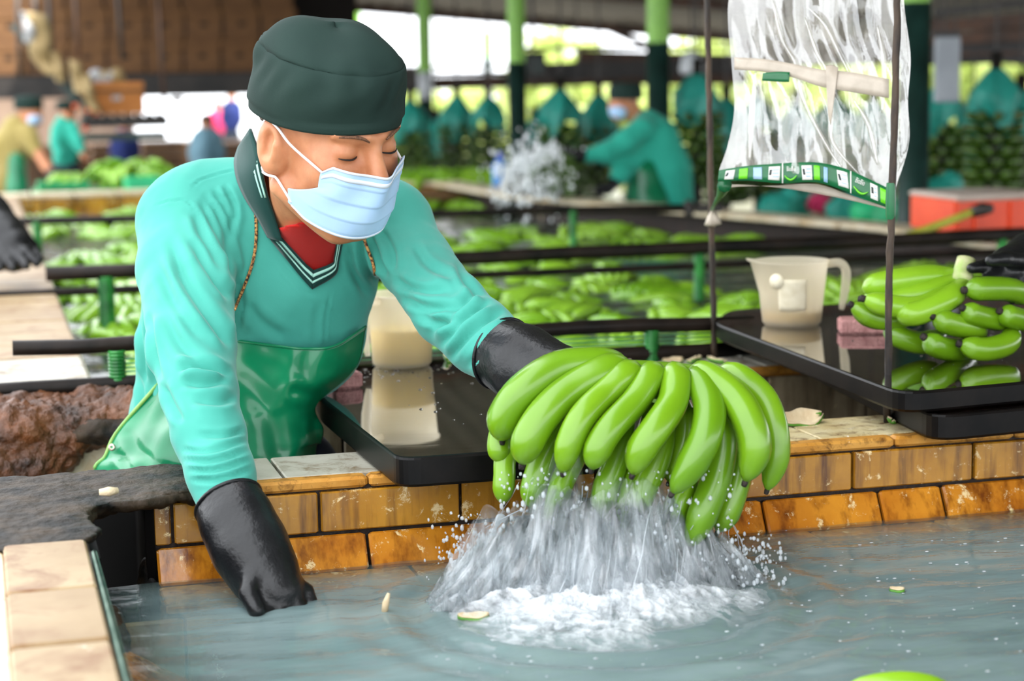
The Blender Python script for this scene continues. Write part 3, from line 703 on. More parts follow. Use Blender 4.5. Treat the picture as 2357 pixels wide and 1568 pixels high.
# ---- apron
AP = [[(440, 770, 2.925), (540, 784, 2.895), (640, 797, 2.872), (700, 803, 2.868), (770, 797, 2.885), (842, 752, 2.955)],
      [(400, 835, 2.945), (540, 850, 2.890), (640, 860, 2.868), (700, 862, 2.868), (765, 858, 2.895), (818, 848, 2.965)],
      [(350, 900, 2.965), (510, 920, 2.885), (620, 930, 2.872), (670, 932, 2.880), (705, 932, 2.905), (728, 932, 2.955)],
      [(268, 998, 2.99), (400, 985, 2.885), (540, 975, 2.868), (640, 978, 2.878), (700, 985, 2.905), (744, 988, 2.965)],
      [(243, 1050, 2.995), (370, 1040, 2.885), (530, 1030, 2.868), (640, 1028, 2.880), (700, 1020, 2.905), (738, 1018, 2.97)],
      [(213, 1098, 3.0), (340, 1098, 2.885), (520, 1095, 2.868), (640, 1090, 2.88), (690, 1070, 2.905), (726, 1050, 2.97)],
      [(195, 1300, 3.02), (340, 1300, 2.90), (520, 1300, 2.885), (640, 1300, 2.89), (690, 1300, 2.92), (736, 1300, 2.99)],
      [(180, 1750, 3.04), (340, 1750, 2.92), (520, 1750, 2.90), (640, 1750, 2.91), (690, 1750, 2.94), (750, 1750, 3.0)]]
nu, nv = 90, 70
rows = [spline(r, nv) for r in AP]; colz = np.array([spline([r[j] for r in rows], nu) for j in range(nv)])   # nv,nu,3
A3 = colz.transpose(1, 0, 2); fold = np.zeros((nu, nv))
for k, (pts, w, a) in enumerate([([(365, 890), (330, 960), (300, 1060)], 14, .012), ([(400, 930), (345, 1010), (330, 1090)], 16, .014), ([(300, 1000), (330, 1050), (400, 1085)], 12, .010), ([(280, 1050), (300, 1080), (345, 1092)], 9, .008),
        ([(720, 800), (700, 850), (715, 930)], 16, .006), ([(680, 900), (730, 910), (770, 890)], 12, .010), ([(560, 880), (620, 960), (640, 1040)], 20, .007), ([(735, 950), (720, 985), (735, 1030)], 8, .010), ([(600, 820), (680, 850), (760, 845)], 22, .005), ([(420, 960), (460, 1010), (440, 1090)], 14, .009)]):
    L = spline(pts, 30); Dm = np.min(np.hypot(A3[:, :, None, 0] - L[:, 0], A3[:, :, None, 1] - L[:, 1]), 2)
    fold += a * (np.exp(-(Dm / w) ** 2) - .6 * np.exp(-((Dm - 1.9 * w) / w) ** 2))
P = np.array([PD(x, y, d) for x, y, d in A3.reshape(-1, 3)]) + fold.reshape(-1, 1) * FWD * .45
apron = mobj('apron', P, grid_faces(nu, nv), MT['apron'], man); thick(apron, .002, 0)
P3 = P.reshape(nu, nv, 3)
MB().tube(P3[10:62, 0] - FWD * .002, .0032, 8).build('apron_hem', MT['apronedge'], apron, True)
MB().tube(P3[0, 14:] - FWD * .001, .0022, 8).build('apron_hem', MT['apron'], apron, True)
g = PD(258, 1030, 2.965); V, Fc = lathe_geo([(.002, .002), (.0055, .003), (.006, 0)], 14); Rm = np.stack([RT, UP, -FWD]).T
mobj('grommet', V @ Rm.T + g, Fc, M('brass_grommet', 'b9b2a0', rough=.25, metal=.9), apron)
# ---- trousers
def tr_sdf(X, Y, Z):
    d = None
    for h, k, a in LEGS:
        e = smin(sd_cone(X, Y, Z, h + np.array([0, 0, .02]), k, .098, .07), sd_cone(X, Y, Z, k, a, .07, .062), .03); d = e if d is None else smin(d, e, .02)
    return np.maximum(d, .06 - Z)
V, Fc = surfnets(tr_sdf, (.12, 2.85, .03), (.65, 3.16, 1.08), .012); mobj('trousers', V, Fc, MT['trouser'], man)
for h, k, a in LEGS:
    bo = lambda X, Y, Z: np.maximum(smin(sd_cone(X, Y, Z, a + np.array([0, .035, -.035]), a + np.array([0, -.13, -.045]), .05, .042), sd_cone(X, Y, Z, a + np.array([0, .02, 0]), a + np.array([0, .01, .22]), .048, .058), .03), -Z)
    V, Fc = surfnets(bo, a - np.array([.1, .23, .1]), a + np.array([.1, .12, .3]), .01); mobj('rubber_boot', V, Fc, MT['rubber'], man)

# ---- cap
def cap_mesh():
    V = []; seg = 96; prof = [(1.0, 0), (1.012, .02), (1.02, .05), (1.015, .08), (.99, .104), (.955, .118), (.91, .128), (.80, .146), (.65, .161), (.45, .172), (.24, .178), (.004, .179)]
    pr = spline([(r, z, 0) for r, z in prof], 44)
    for i, (r, z, _) in enumerate(pr):
        for k in range(seg):
            th = 2 * math.pi * k / seg; l = .0885 * r * math.cos(th); f = -.004 + .1075 * r * math.sin(th)
            base = .036 - .012 * math.sin(th) * 0 + (-.012 if math.sin(th) < 0 else .012) * abs(math.sin(th)) ** 1.5
            u = base * (1 - z / .16) + .030 * z / .16 + z * .70
            w = math.exp(-((z - .115) / .02) ** 2)
            fo = .0028 * math.sin(th * 9 + 2 * math.sin(3 * th)) * math.exp(-((z - .10) / .035) ** 2) - .0022 * math.exp(-((z - .1235) / .0022) ** 2) * (r > .9)
            fo += .003 * math.sin(2 * th + z * 40) * (z > .02) + .0016 * math.sin(13 * th + 60 * z + 2 * math.sin(4 * th)) * min(1, z / .03) * math.exp(-((z - .085) / .03) ** 2)
            nl, nf = math.cos(th), math.sin(th)
            if r > .9: l += fo * nl; f += fo * nf
            else: u += fo * .8 + .004 * math.sin(l * 60 + 1) * math.sin(f * 45)
            tilt = .0
            V.append(hw(l, f, u))
    return np.array(V), grid_faces(len(pr), seg, True)
V, Fc = cap_mesh(); cap = mobj('cap', V, Fc, MT['capfab'], man); thick(cap, .003, -1)
# ---- short hair under the cap
def hair_sdf(X, Y, Z):
    x, y, z = X - HO[0], Y - HO[1], Z - HO[2]; l, f, u = [(HR[i, 0] * x + HR[i, 1] * y + HR[i, 2] * z) / HS for i in range(3)]
    d = sd_ell(l, f, u, (0, -.014, .058), (.0795, .099, .0935))
    d = np.maximum(d, .032 - .15 * np.clip(-f - .01, 0, 1) * 2.2 - u - .004 * np.sin(f * 90)); return np.maximum(d, f - .052) * HS
V, Fc = surfnets(hair_sdf, hlo, hhi, .005); mobj('hair', V, Fc, MT['hair'], man)
# ---- brows and lashes
for s in (-1, 1):
    P = [hw(.014 * s, .1055, .037), hw(.024 * s, .1040, .0425), hw(.036 * s, .0985, .0445), hw(.050 * s, .0880, .0420)]
    V, Fc = tube_geo(spline(P, 12), [.0006 + .0018 * math.sin(math.pi * (.12 + .8 * i / 11)) for i in range(12)], 8); o = mobj('eyebrow', V, Fc, MT['brow'], man)
    P = []
    for k in range(14):
        a = math.radians(-62 + 124 * k / 13); P.append(hw(.033 * s + .0168 * math.sin(a), .0822 + .0146 * math.cos(a), .0125 + .0016 * abs(math.sin(a))))
    MB().tube(P, [.0005 + .0009 * math.sin(math.pi * (i + .6) / 14.2) for i in range(14)], 6).build('eyelashes', MT['lash'], man, True)

# ---- surgical mask
def mask_pt(s, t):                                                 # s -1..1 across, t 0..1 down
    ph = s * math.radians(60 + 26 * min(1, max(0, (t - .35) / .3))); wide = .076 - .008 * t
    top = -.006 + .003 * math.cos(ph * 1.4) + .013 * abs(s) ** 1.3; bot = -.098 + .026 * abs(s) ** 1.6
    u = top * (1 - t) + bot * t
    fr = .118 - .008 * t - .035 * max(0, t - .72) ** 1.2
    f = .004 + (fr - .004) * (max(0, math.cos(ph)) ** .62) * 1.02
    f += .012 * math.exp(-(s / .22) ** 2) * (1 - t) ** 1.3
    l = wide * math.sin(ph) * (1 + .03 * math.sin(3 * t))
    pl = .0026 * ((t * 4.2) % 1.0 - .5) * (1 - abs(s) ** 3) if .2 < t < .95 else 0
    pinch = max(0, abs(s) - .82) / .18
    u = u * (1 - .22 * pinch) + (-.052) * .22 * pinch
    return hw(l, f + pl + .0015 * math.sin(9 * s + 5 * t), u)
nu, nv = 61, 46
V = np.array([mask_pt(-1 + 2 * i / (nu - 1), j / (nv - 1)) for i in range(nu) for j in range(nv)])
mask = mobj('face_mask', V, grid_faces(nu, nv), MT['mask'], man); thick(mask, .0015, 0)
def mask_band(t0, t1, mat, name, s0=-.97, s1=.97, lift=.0012, m=3):
    V = []
    for i in range(50):
        s = s0 + (s1 - s0) * i / 49
        for j in range(m):
            p = mask_pt(s, t0 + (t1 - t0) * j / (m - 1)); c = hw(0, .02, -.05); V.append(p + (p - c) / np.linalg.norm(p - c) * lift)
    return thick(mobj(name, V, grid_faces(50, m), mat, mask), .0008, 0)
mask_band(.0, .04, MT['maskw'], 'top_seam'); mask_band(.10, .165, MT['maskw'], 'nose_strip'); mask_band(.965, 1.0, MT['maskw'], 'bottom_seam')
for s in (-1, 1):
    for t0, tgt in ((.03, [(.0775, .030, .014), (.083, .006, .030), (.080, -.022, .032), (.074, -.036, .012)]), (.93, [(.078, .002, -.036), (.078, -.02, -.03), (.074, -.036, -.012)])):
        p = mask_pt(s * .97, t0); P = [p] + [hw(a * s, b, c_) for a, b, c_ in tgt]
        L = spline(P, 20); out = []
        for q in L:
            loc, n_, _, dist = BV_head.find_nearest(Vector(q)); loc = np.array(loc); n_ = np.array(n_)
            sd = (q - loc) @ n_; out.append(q if sd > .0025 else loc + n_ * .0025)
        MB().tube(out, .0019, 8).build('ear_loop', MT['loop'], mask, True)

# ---- gloves
def glove(name, path, fingers, thumb, vox=.0032, ext=.03, cuffdir=None):
    pts = [(PD(x, y, d), px(r, d)) for x, y, d, r in path]
    def fn(X, Y, Z):
        d = None
        for (a, ra), (b, rb) in zip(pts[:-1], pts[1:]):
            e = sd_cone(X, Y, Z, a, b, ra, rb); d = e if d is None else smin(d, e, .018)
        for fg in fingers + [thumb]:
            q = [(PD(*f[:3]), f[3]) for f in fg]; e = None
            for (a, ra), (b, rb) in zip(q[:-1], q[1:]):
                h = sd_cone(X, Y, Z, a, b, ra, rb); e = h if e is None else smin(e, h, .004)
            d = smin(d, e, .008)
        a, b = pts[0][0], pts[1][0]; n = (b - a) / np.linalg.norm(b - a)
        cutp = (X - a[0]) * n[0] + (Y - a[1]) * n[1] + (Z - a[2]) * n[2]
        return np.maximum(d, -cutp)
    allp = [p for p, _ in pts] + [PD(*f[:3]) for fg in fingers + [thumb] for f in fg]
    a, b = box_of(allp, .07); V, Fc = surfnets(fn, a, b, vox); V = smooth_mesh(V, Fc, 2, .4)
    N = vnormals(V, Fc); V = V + N * (.0010 * vnoise(V * 38, 9))[:, None]
    g = mobj(name, V, Fc, MT['rubber'], man)
    # rolled cuff edge
    a0, r0 = pts[0]; n = pts[1][0] - a0; n /= np.linalg.norm(n); u = np.cross(n, FWD); u /= np.linalg.norm(u); w = np.cross(n, u)
    ring = [a0 + (u * math.cos(t) + w * math.sin(t)) * r0 for t in np.linspace(0, 2 * math.pi, 41)]
    MB().tube(ring, .0026, 8, cap=False).build('rolled_cuff', MT['rubber'], g, True); return g
def dw(x, y, z=WAT): p = PZ(x, y, z); return float((p - CAM) @ FWD)
glove('glove', [(526, 1158, 2.510, 79), (548, 1205, 2.490, 81), (578, 1266, 2.468, 84), (606, 1318, 2.45, 74), (636, 1362, 2.43, 62)],
      [[(660, 1335, 2.445, .012), (702, 1362, 2.445, .0105), (722, 1400, 2.44, .009)], [(650, 1360, 2.43, .012), (690, 1400, 2.42, .0105), (706, 1445, 2.42, .009)],
       [(628, 1372, 2.42, .012), (655, 1425, 2.40, .0105), (665, 1475, 2.40, .009)], [(602, 1368, 2.415, .011), (615, 1420, 2.395, .0095), (618, 1462, 2.395, .008)]],
      [(585, 1320, 2.42, .014), (572, 1368, 2.395, .012), (590, 1405, 2.38, .010)])
# ------------------------------------------------------------------ bananas
def banana_mat(name, c1, c2, c3, rough=.3):
    t = NT(name); v = t.coord('Object', (1, 1, 1)); oi = t.n('ShaderNodeObjectInfo')
    c = t.ramp(t.noise(14, v, 4), [(.3, c1), (.7, c2)]); c = t.mix(oi.outputs['Random'], c, c3); 
    t.set(Base_Color=c, Roughness=rough, Specular_IOR_Level=.5, Coat_Weight=.25, Coat_Roughness=.12, Subsurface_Weight=.05, Subsurface_Radius=(.006, .01, .002))
    return t.m
MT['ban'] = banana_mat('green_banana', '679310', '76a217', '5f8c0e')
MT['ban2'] = banana_mat('pale_green_banana', '7fae1c', '8fbe2c', '76a518')
MT['tip'] = M('dark_banana_tip', '120c0a', '2e211c', .6, 90, bump=.5)
MT['crown'] = M('cut_banana_crown', '9fbf5a', 'c9c79a', .5, 40)
def banana_geo(P, r, seg=14, n=26, tip=True, ang=5, neck=.45):
    """P control points (stem -> tip), r radius; cross-section softly five-sided, narrowing to both ends"""
    L = spline(P, n); t = np.linspace(0, 1, n)
    prof = np.minimum(1, neck + (1 - neck) * np.clip(t / .22, 0, 1) ** .8) * np.where(t > .80, np.sqrt(np.clip(1 - ((t - .80) / .205) ** 2, .05, 1)) * .78 + .22 * (1 - (t - .8) / .2), 1)
    V, Fc = tube_geo(L, r * prof, seg, True)
    V = V.reshape(n, seg, 3); k = np.arange(seg) * 2 * math.pi / seg
    rid = 1 + .045 * np.cos(5 * k + .6)
    V = L[:, None] + (V - L[:, None]) * rid[None, :, None]
    return V.reshape(-1, 3), Fc, L
def banana(parent, pts, rpx, mat=None, tip=True, neck=.45, name='banana', tipr=.36):
    P = [PD(*p) for p in pts]; d = np.mean([p[2] for p in pts]); r = px(rpx, d)
    V, Fc, L = banana_geo(P, r, neck=neck); o = mobj(name, V, Fc, mat or MT['ban'], parent)
    if tip:
        e = L[-1]; dr = L[-1] - L[-3]; dr /= np.linalg.norm(dr)
        MB().tube([e - dr * r * .25, e + dr * r * .1, e + dr * r * .32, e + dr * r * .36], [r * tipr * .9, r * tipr, r * tipr * .8, r * tipr * .3], 9).build('blossom_tip', MT['tip'], o, True)
    return o
DB = 2.47
hand = empty('banana_hand', PD(1480, 850, DB), 'dripping hand of green bananas lifted out of the splashing water', 'bananas')
front = [([(1400, 838, .02), (1290, 846, .0), (1204, 900, -.02), (1160, 965, -.015), (1156, 1012, 0)], 37),
  ([(1412, 850, .0), (1318, 897, -.02), (1254, 953, -.04), (1216, 1014, -.045), (1202, 1068, -.035)], 38),
  ([(1447, 858, -.01), (1390, 908, -.03), (1338, 962, -.055), (1308, 1026, -.06), (1296, 1088, -.05)], 31),
  ([(1501, 862, -.01), (1459, 926, -.035), (1406, 984, -.06), (1375, 1034, -.065), (1362, 1080, -.06)], 32),
  ([(1555, 865, -.01), (1549, 926, -.035), (1512, 984, -.06), (1477, 1034, -.065), (1456, 1092, -.06)], 34),
  ([(1606, 876, -.005), (1632, 933, -.035), (1627, 998, -.06), (1596, 1063, -.065), (1548, 1135, -.06)], 35),
  ([(1620, 866, .0), (1680, 905, -.02), (1720, 962, -.04), (1738, 1034, -.045), (1716, 1108, -.04)], 37),
  ([(1690, 862, .025), (1755, 912, .02), (1783, 982, .01), (1787, 1054, .01), (1766, 1128, .01)], 30)]
for pts, r in front:
    x0, y0, z0 = pts[0]; banana(hand, [(x0 + (1510 - x0) * .22, y0 + 8, DB + z0 + .045)] + [(x, y, DB + z) for x, y, z in pts], r * 1.06, MT['ban'], tipr=.2, neck=.42)
back = [([(1240, 900, .05), (1165, 975, .03), (1148, 1022, .02), (1156, 1064, .02)], 26),
  ([(1260, 930, .05), (1172, 1035, .03), (1160, 1100, .02), (1158, 1158, .02)], 24), ([(1330, 930, .04), (1262, 1035, .01), (1233, 1105, .0), (1222, 1170, .0)], 30),
  ([(1380, 940, .03), (1302, 1090, .0), (1283, 1150, -.01), (1274, 1222, -.01)], 27), ([(1450, 930, .03), (1418, 1060, .0), (1394, 1125, -.01), (1384, 1205, -.01)], 29),
  ([(1500, 930, .04), (1470, 1078, .01), (1435, 1160, .0), (1412, 1246, .0)], 27), ([(1540, 930, .02), (1515, 1050, -.01), (1483, 1125, -.02), (1452, 1200, -.02)], 29),
  ([(1590, 940, .03), (1578, 1105, .01), (1560, 1160, .0), (1540, 1220, .0)], 29), ([(1640, 920, .02), (1662, 1004, .0), (1651, 1088, -.01), (1622, 1170, -.02), (1586, 1258, -.02)], 33),
  ([(1690, 930, .05), (1704, 1060, .03), (1682, 1155, .02), (1652, 1224, .02)], 29), ([(1660, 900, .05), (1690, 990, .05), (1690, 1080, .05), (1670, 1140, .05)], 30),
  ([(1560, 900, .05), (1575, 990, .03), (1560, 1060, .02), (1540, 1110, .02)], 28), ([(1350, 900, .07), (1270, 1010, .06), (1240, 1080, .05), (1230, 1150, .05)], 28)]
for pts, r in back: banana(hand, [(x, y, DB + z) for x, y, z in pts], r * 1.06, MT['ban'], tipr=.2)
cr = [PD(x, y, DB + .035) for x, y in ((1380, 858), (1440, 868), (1520, 876), (1600, 880), (1690, 884))]
MB().tube(spline(cr, 14), [.014, .018, .021, .023, .024, .025, .025, .025, .025, .024, .023, .021, .018, .013], 12).build('crown', MT['ban'], hand, True)
# left glove holding the crown from behind
glove('glove', [(1158, 815, 2.655, 84), (1205, 838, 2.62, 84), (1262, 862, 2.585, 74), (1310, 872, 2.56, 62), (1345, 878, 2.545, 52)],
      [[(1340, 850, 2.555, .013), (1400, 842, 2.535, .0115), (1440, 846, 2.50, .010)], [(1350, 870, 2.555, .013), (1420, 868, 2.545, .0115), (1462, 872, 2.52, .010)],
       [(1350, 890, 2.555, .013), (1420, 896, 2.55, .0115), (1460, 900, 2.53, .010)], [(1345, 905, 2.555, .012), (1405, 922, 2.555, .0105), (1445, 925, 2.54, .009)]],
      [(1300, 850, 2.53, .015), (1340, 835, 2.50, .013), (1395, 838, 2.475, .011)])

# right-hand banana hand resting on the far tray
D2 = dw(2190, 832, 1.125) + .045; OF = D2 - 2.93
hand2 = empty('banana_hand', PD(2150, 780, D2), 'hand of green bananas with dark tips lying on the right tray under a black glove', 'bananas')
for pts, r, tp in [
  ([(2215, 634, .03), (2120, 640, .0), (2040, 652, -.01), (1985, 668, .0)], 29, False), ([(2222, 640, .02), (2140, 672, -.01), (2050, 690, -.01), (1985, 690, .0)], 30, True),
  ([(2215, 650, .0), (2130, 705, -.04), (2050, 705, -.05), (1988, 688, -.05)], 26, True), ([(2190, 690, .0), (2100, 725, -.01), (2020, 735, -.02), (1960, 702, -.03)], 25, True),
  ([(2225, 648, .0), (2180, 690, -.05), (2110, 722, -.06), (2060, 718, -.05)], 27, False),
  ([(2255, 780, .03), (2240, 758, -.03), (2190, 745, -.06), (2148, 729, -.07)], 27, True), ([(2240, 800, .03), (2200, 806, -.03), (2160, 798, -.06), (2128, 777, -.07)], 27, True),
  ([(2330, 758, .0), (2318, 790, -.04), (2262, 805, -.07), (2210, 792, -.075)], 27, True), ([(2320, 740, .02), (2290, 735, -.03), (2245, 725, -.06), (2217, 710, -.07)], 26, True),
  ([(2370, 690, .03), (2330, 668, -.02), (2270, 665, -.05), (2222, 668, -.06)], 28, True), ([(2420, 750, .03), (2370, 740, -.02), (2330, 730, -.05), (2303, 717, -.06)], 26, True),
  ([(2170, 770, .03), (2130, 790, .0), (2080, 780, -.01), (2035, 755, -.01)], 26, False)]:
    banana(hand2, [(x, y, D2 + z) for x, y, z in pts], r, MT['ban2'] if pts[0][1] < 655 else MT['ban'], tp, tipr=.34)
MB().tube([PD(2212, 655, D2), PD(2216, 630, D2 + .01), PD(2222, 606, D2 + .01), PD(2224, 596, D2 + .012)], [.022, .017, .016, .0155], 12).build('crown', MT['crown'], hand2, True)
# bananas peeping in at the lower edge of the picture
hand3 = empty('banana_hand', PZ(2090, 1590, WAT), 'green banana just showing at the bottom edge of the water', 'bananas')
d3 = float((PZ(2090, 1568, WAT) - CAM) @ FWD)
for pts, r in [([(1930, 1605, .0), (2010, 1578, -.01), (2100, 1572, -.01), (2200, 1595, .0)], 26), ([(1940, 1640, -.02), (2030, 1620, -.03), (2120, 1612, -.03), (2230, 1630, -.02)], 30)]:
    banana(hand3, [(x, y, d3 + z) for x, y, z in pts], r, MT['ban2'])

# gloved hand of a worker out of frame, over the right bananas, and another at the left
def loose_glove(name, label, path, fingers, thumb, smin_k=.01):
    global man
    keep = man; root = empty(name, PD(*path[0][:3]), label, 'glove'); man = root
    g = glove('glove_shell', path, fingers, thumb, .0035); man = keep; return root
loose_glove('rubber_glove', 'black rubber glove of an unseen worker holding the bananas at the right edge', [(2420, 590, 3.06 + OF, 70), (2380, 605, 3.02 + OF, 68), (2330, 622, 2.98 + OF, 52), (2300, 628, 2.95 + OF, 40)],
   [[(2310, 605, 2.95 + OF, .012), (2270, 612, 2.925 + OF, .011), (2236, 618, 2.905 + OF, .009)], [(2320, 625, 2.94 + OF, .012), (2285, 640, 2.92 + OF, .011), (2262, 650, 2.905 + OF, .009)], [(2340, 640, 2.94 + OF, .012), (2312, 660, 2.92 + OF, .010), (2296, 672, 2.905 + OF, .009)], [(2360, 650, 2.95 + OF, .011), (2340, 676, 2.93 + OF, .010), (2330, 690, 2.92 + OF, .008)]],
   [(2350, 600, 2.93 + OF, .014), (2310, 596, 2.90 + OF, .012), (2280, 600, 2.885 + OF, .010)])
loose_glove('rubber_glove', 'ribbed black rubber glove leaning on the stained rim at the left edge', [(-60, 470, 5.2, 60), (-35, 505, 5.17, 62), (5, 555, 5.13, 60), (30, 575, 5.10, 52)],
   [[(20, 560, 5.08, .016), (60, 580, 5.05, .014), (84, 606, 5.03, .012)], [(10, 570, 5.06, .016), (45, 592, 5.03, .014), (60, 612, 5.0, .012)], [(-5, 575, 5.05, .016), (20, 600, 5.02, .014), (30, 618, 5.0, .012)], [(-25, 575, 5.05, .015), (-8, 600, 5.02, .013), (0, 618, 5.0, .011)]],
   [(40, 545, 5.12, .017), (75, 565, 5.10, .015), (92, 598, 5.08, .012)])

# ------------------------------------------------------------------ trays, jugs and sponges
def wet_mat(name, c1, c2, scale):
    t = NT(name); v = t.coord('Object', (1, 3, 1))
    t.set(Base_Color=t.ramp(t.noise(scale, v, 6, .6), [(.35, c1), (.7, c2)]), Roughness=t.ramp(t.noise(4, v, 3), [(.4, (.03, .03, .03)), (.7, (.12, .12, .12))]), Specular_IOR_Level=.9, Coat_Weight=1.0, Coat_Roughness=.02)
    t.bump(t.noise(7, v, 2), .06, .004); return t.m
MT['tray'] = wet_mat('wet_black_tray', '0b0806', '1d130c', 14); MT['tray_side'] = M('tray_side', '060505', '14100e', .4, 20, spec=.18)
MT['brown_tray'] = wet_mat('worn_brown_tray', '120c08', '2a1c11', 10)
def slab(name, corners, z0, z1, mat, parent, rad=.03):
    C4 = np.array(corners); n = len(C4); out = []
    for i in range(n):
        p, a, b = C4[i], C4[i - 1], C4[(i + 1) % n]; u = (a - p) / np.linalg.norm(a - p); v = (b - p) / np.linalg.norm(b - p)
        for t in np.linspace(0, 1, 7): q = p + u * rad * (1 - t) ** 2 + v * rad * t ** 2; out.append(q)
    out = np.array(out); c = out.mean(0); m = len(out); V = []
    for z, s in ((z0, .004), (z0 + .004, 0), (z1 - .004, 0), (z1 - .001, .002), (z1, .006)):
        d = (c - out); d /= np.linalg.norm(d, axis=1)[:, None]; V += [[x, y, z] for x, y in out + d * s]
    Fc = grid_faces(5, m, True) + [[4 * m + i for i in range(m)], [m - 1 - i for i in range(m)]]
    area = sum(C4[i][0] * C4[(i + 1) % n][1] - C4[(i + 1) % n][0] * C4[i][1] for i in range(n))
    if area < 0: Fc = [f[::-1] for f in Fc]
    o = mobj(name, V, Fc, [mat, MT['tray_side']], parent, smooth=False)
    for i, pl_ in enumerate(o.data.polygons): pl_.material_index = 0 if i == 4 * m else 1
    return o
tr1 = empty('washing_tray', (.8, 3.0, 1.05), 'wet black board bridging the tank rims beside the man with a jug on it', 'tray')
T1Z = 1.093
q = lambda x, y, z=T1Z: tuple(PZ(x, y, z)[:2])
c1 = [q(905, 1053), q(742, 915), (q(742, 915)[0] + .03, 3.40), (1.16, 3.40), (1.16, q(1145, 1048)[1])]
slab('board', [q(918, 1056), q(738, 918), (.555, 3.40), (1.0, 3.40), (1.0, q(1140, 1040)[1])], 1.052, T1Z, MT['tray'], tr1)
tr2 = empty('washing_tray', (1.8, 3.0, 1.05), 'stacked black boards at the right with bananas and a jug on them', 'tray')
T2Z = 1.125
slab('board', [q(2075, 905, T2Z), q(1642, 742, T2Z), (1.42, 3.50), (2.2, 3.50), (2.2, 2.60)], 1.093, T2Z, MT['brown_tray'], tr2, .05)
slab('board', [q(2150, 960, 1.09), (1.42, 3.20), (1.44, 3.46), (2.2, 3.46), (2.2, 2.57)], 1.052, 1.0905, MT['tray'], tr2, .05)

def plastic_mat(name, c, tr=.55, rough=.35):
    t = NT(name); v = t.coord()
    t.set(Base_Color=t.mix(t.ramp(t.noise(9, v, 4), [(.4, (0, 0, 0)), (.9, (.6, .6, .6))]), c, 'efe3c4'), Roughness=rough, Transmission_Weight=tr, IOR=1.35, Subsurface_Weight=.0); 
    tl = t.n('ShaderNodeBsdfTranslucent'); tl.inputs[0].default_value = lin(c); mx = t.n('ShaderNodeMixShader'); mx.inputs[0].default_value = .5
    tp = t.n('ShaderNodeBsdfTransparent'); tp.inputs[0].default_value = (1, .99, .96, 1); m2 = t.n('ShaderNodeMixShader'); m2.inputs[0].default_value = .42; t.l(mx.outputs[0], m2.inputs[1]); t.l(tp.outputs[0], m2.inputs[2])
    t.l(t.b.outputs[0], mx.inputs[1]); t.l(tl.outputs[0], mx.inputs[2]); t.l(m2.outputs[0], t.out.inputs[0]); return t.m
MT['jug'] = plastic_mat('cloudy_plastic', 'faf2df', .3); MT['latex'] = M('pale_yellow_liquid', 'e8cc3e', 'efd650', .3, 5); MT['amber'] = M('amber_liquid', 'c9a84e', 'd6b962', .3, 5)
MT['scale'] = M('embossed_panel', 'ded2b4', 'ece2c8', .5, 60)
def jug(base, H, R0, R1, fill, liq, hdir, sdir, label, panel=True, handle=True):
    t = empty('measuring_jug', base, label, 'jug', 'plastic measuring jugs on the trays'); seg = 48; V = []
    prof = [(.001, .0), (R0 * .9, 0), (R0, .006), (R0 + (R1 - R0) * .5, H * .5), (R1, H - .006), (R1 + .004, H - .003), (R1 + .003, H), (R1 - .001, H), (R1 - .0025, H - .006), (R0 + (R1 - R0) * .5 - .0025, H * .5), (R0 - .0025, .008), (.001, .006)]
    for r, z in prof:
        for k in range(seg):
            th = 2 * math.pi * k / seg; sp = math.exp(-((math.atan2(math.sin(th - sdir), math.cos(th - sdir))) / .22) ** 2) * max(0, (z - H * .72) / (H * .28)) ** 2 * .016 if r > .01 else 0
            V.append([base[0] + (r + sp) * math.cos(th), base[1] + (r + sp) * math.sin(th), base[2] + z + sp * .25])
    mobj('jug_body', V, grid_faces(len(prof), seg, True), MT['jug'], t)
    rf = R0 + (R1 - R0) * fill - .003
    V, Fc = lathe_geo([(.001, .0065), (R0 - .0035, .0075), (rf, H * fill), (.001, H * fill)], 40, base); mobj('liquid', V, Fc, liq, t)
    if handle:
        hx, hy = math.cos(hdir), math.sin(hdir); P = [(R1 - .002, H * .93), (R1 + .022, H * .94), (R1 + .034, H * .82), (R1 + .033, H * .55), (R1 + .026, H * .22)]
        L = spline([(base[0] + r * hx, base[1] + r * hy, base[2] + z) for r, z in P], 18)
        MB().tube(L, [.008] * 4 + [.0085] * 10 + [.0075, .007, .006, .0045], 10).build('handle', MT['jug'], t, True)
    if panel:
        V = []; n = 14
        a0 = math.atan2(-(base[1]), -(base[0])) + .02
        for z in np.linspace(H * .27, H * .75, 8):
            r = R0 + (R1 - R0) * z / H + .0012
            for k in range(n): th = a0 - .42 + .84 * k / (n - 1); V.append([base[0] + r * math.cos(th), base[1] + r * math.sin(th), base[2] + z])
        p = mobj('graduation_panel', V, grid_faces(8, n), MT['scale'], t); thick(p, .0012, 0)
        th = a0 - .46; r = R0 + (R1 - R0) * .72 + .0005; c = np.array([base[0] + r * math.cos(th), base[1] + r * math.sin(th), base[2] + H * .72]); nn = np.array([math.cos(th), math.sin(th), 0]); uu = np.array([-math.sin(th), math.cos(th), 0])
        V = [c] ; V += [c + (uu * math.cos(a) + np.array([0, 0, 1]) * math.sin(a)) * .014 + nn * .001 for a in np.linspace(0, 2 * math.pi, 25)[:-1]]; V[0] = V[0] + nn * .0016
        b = mobj('round_emblem', V, [[0, 1 + k, 1 + (k + 1) % 24] for k in range(24)], MT['scale'], t); thick(b, .001, 0)
    return t
b1 = PZ(926, 842, T1Z); dd = float((b1 - CAM) @ FWD); b1[2] = T1Z + .0005
jug(b1, px(168, dd), px(68, dd), px(79, dd), .52, MT['latex'], math.radians(215), math.radians(30), 'cloudy plastic jug half full of pale yellow liquid behind the man\'s arm', panel=False)
b2 = PZ(1822, 748, T2Z); dd = float((b2 - CAM) @ FWD); b2[2] = T2Z + .0005
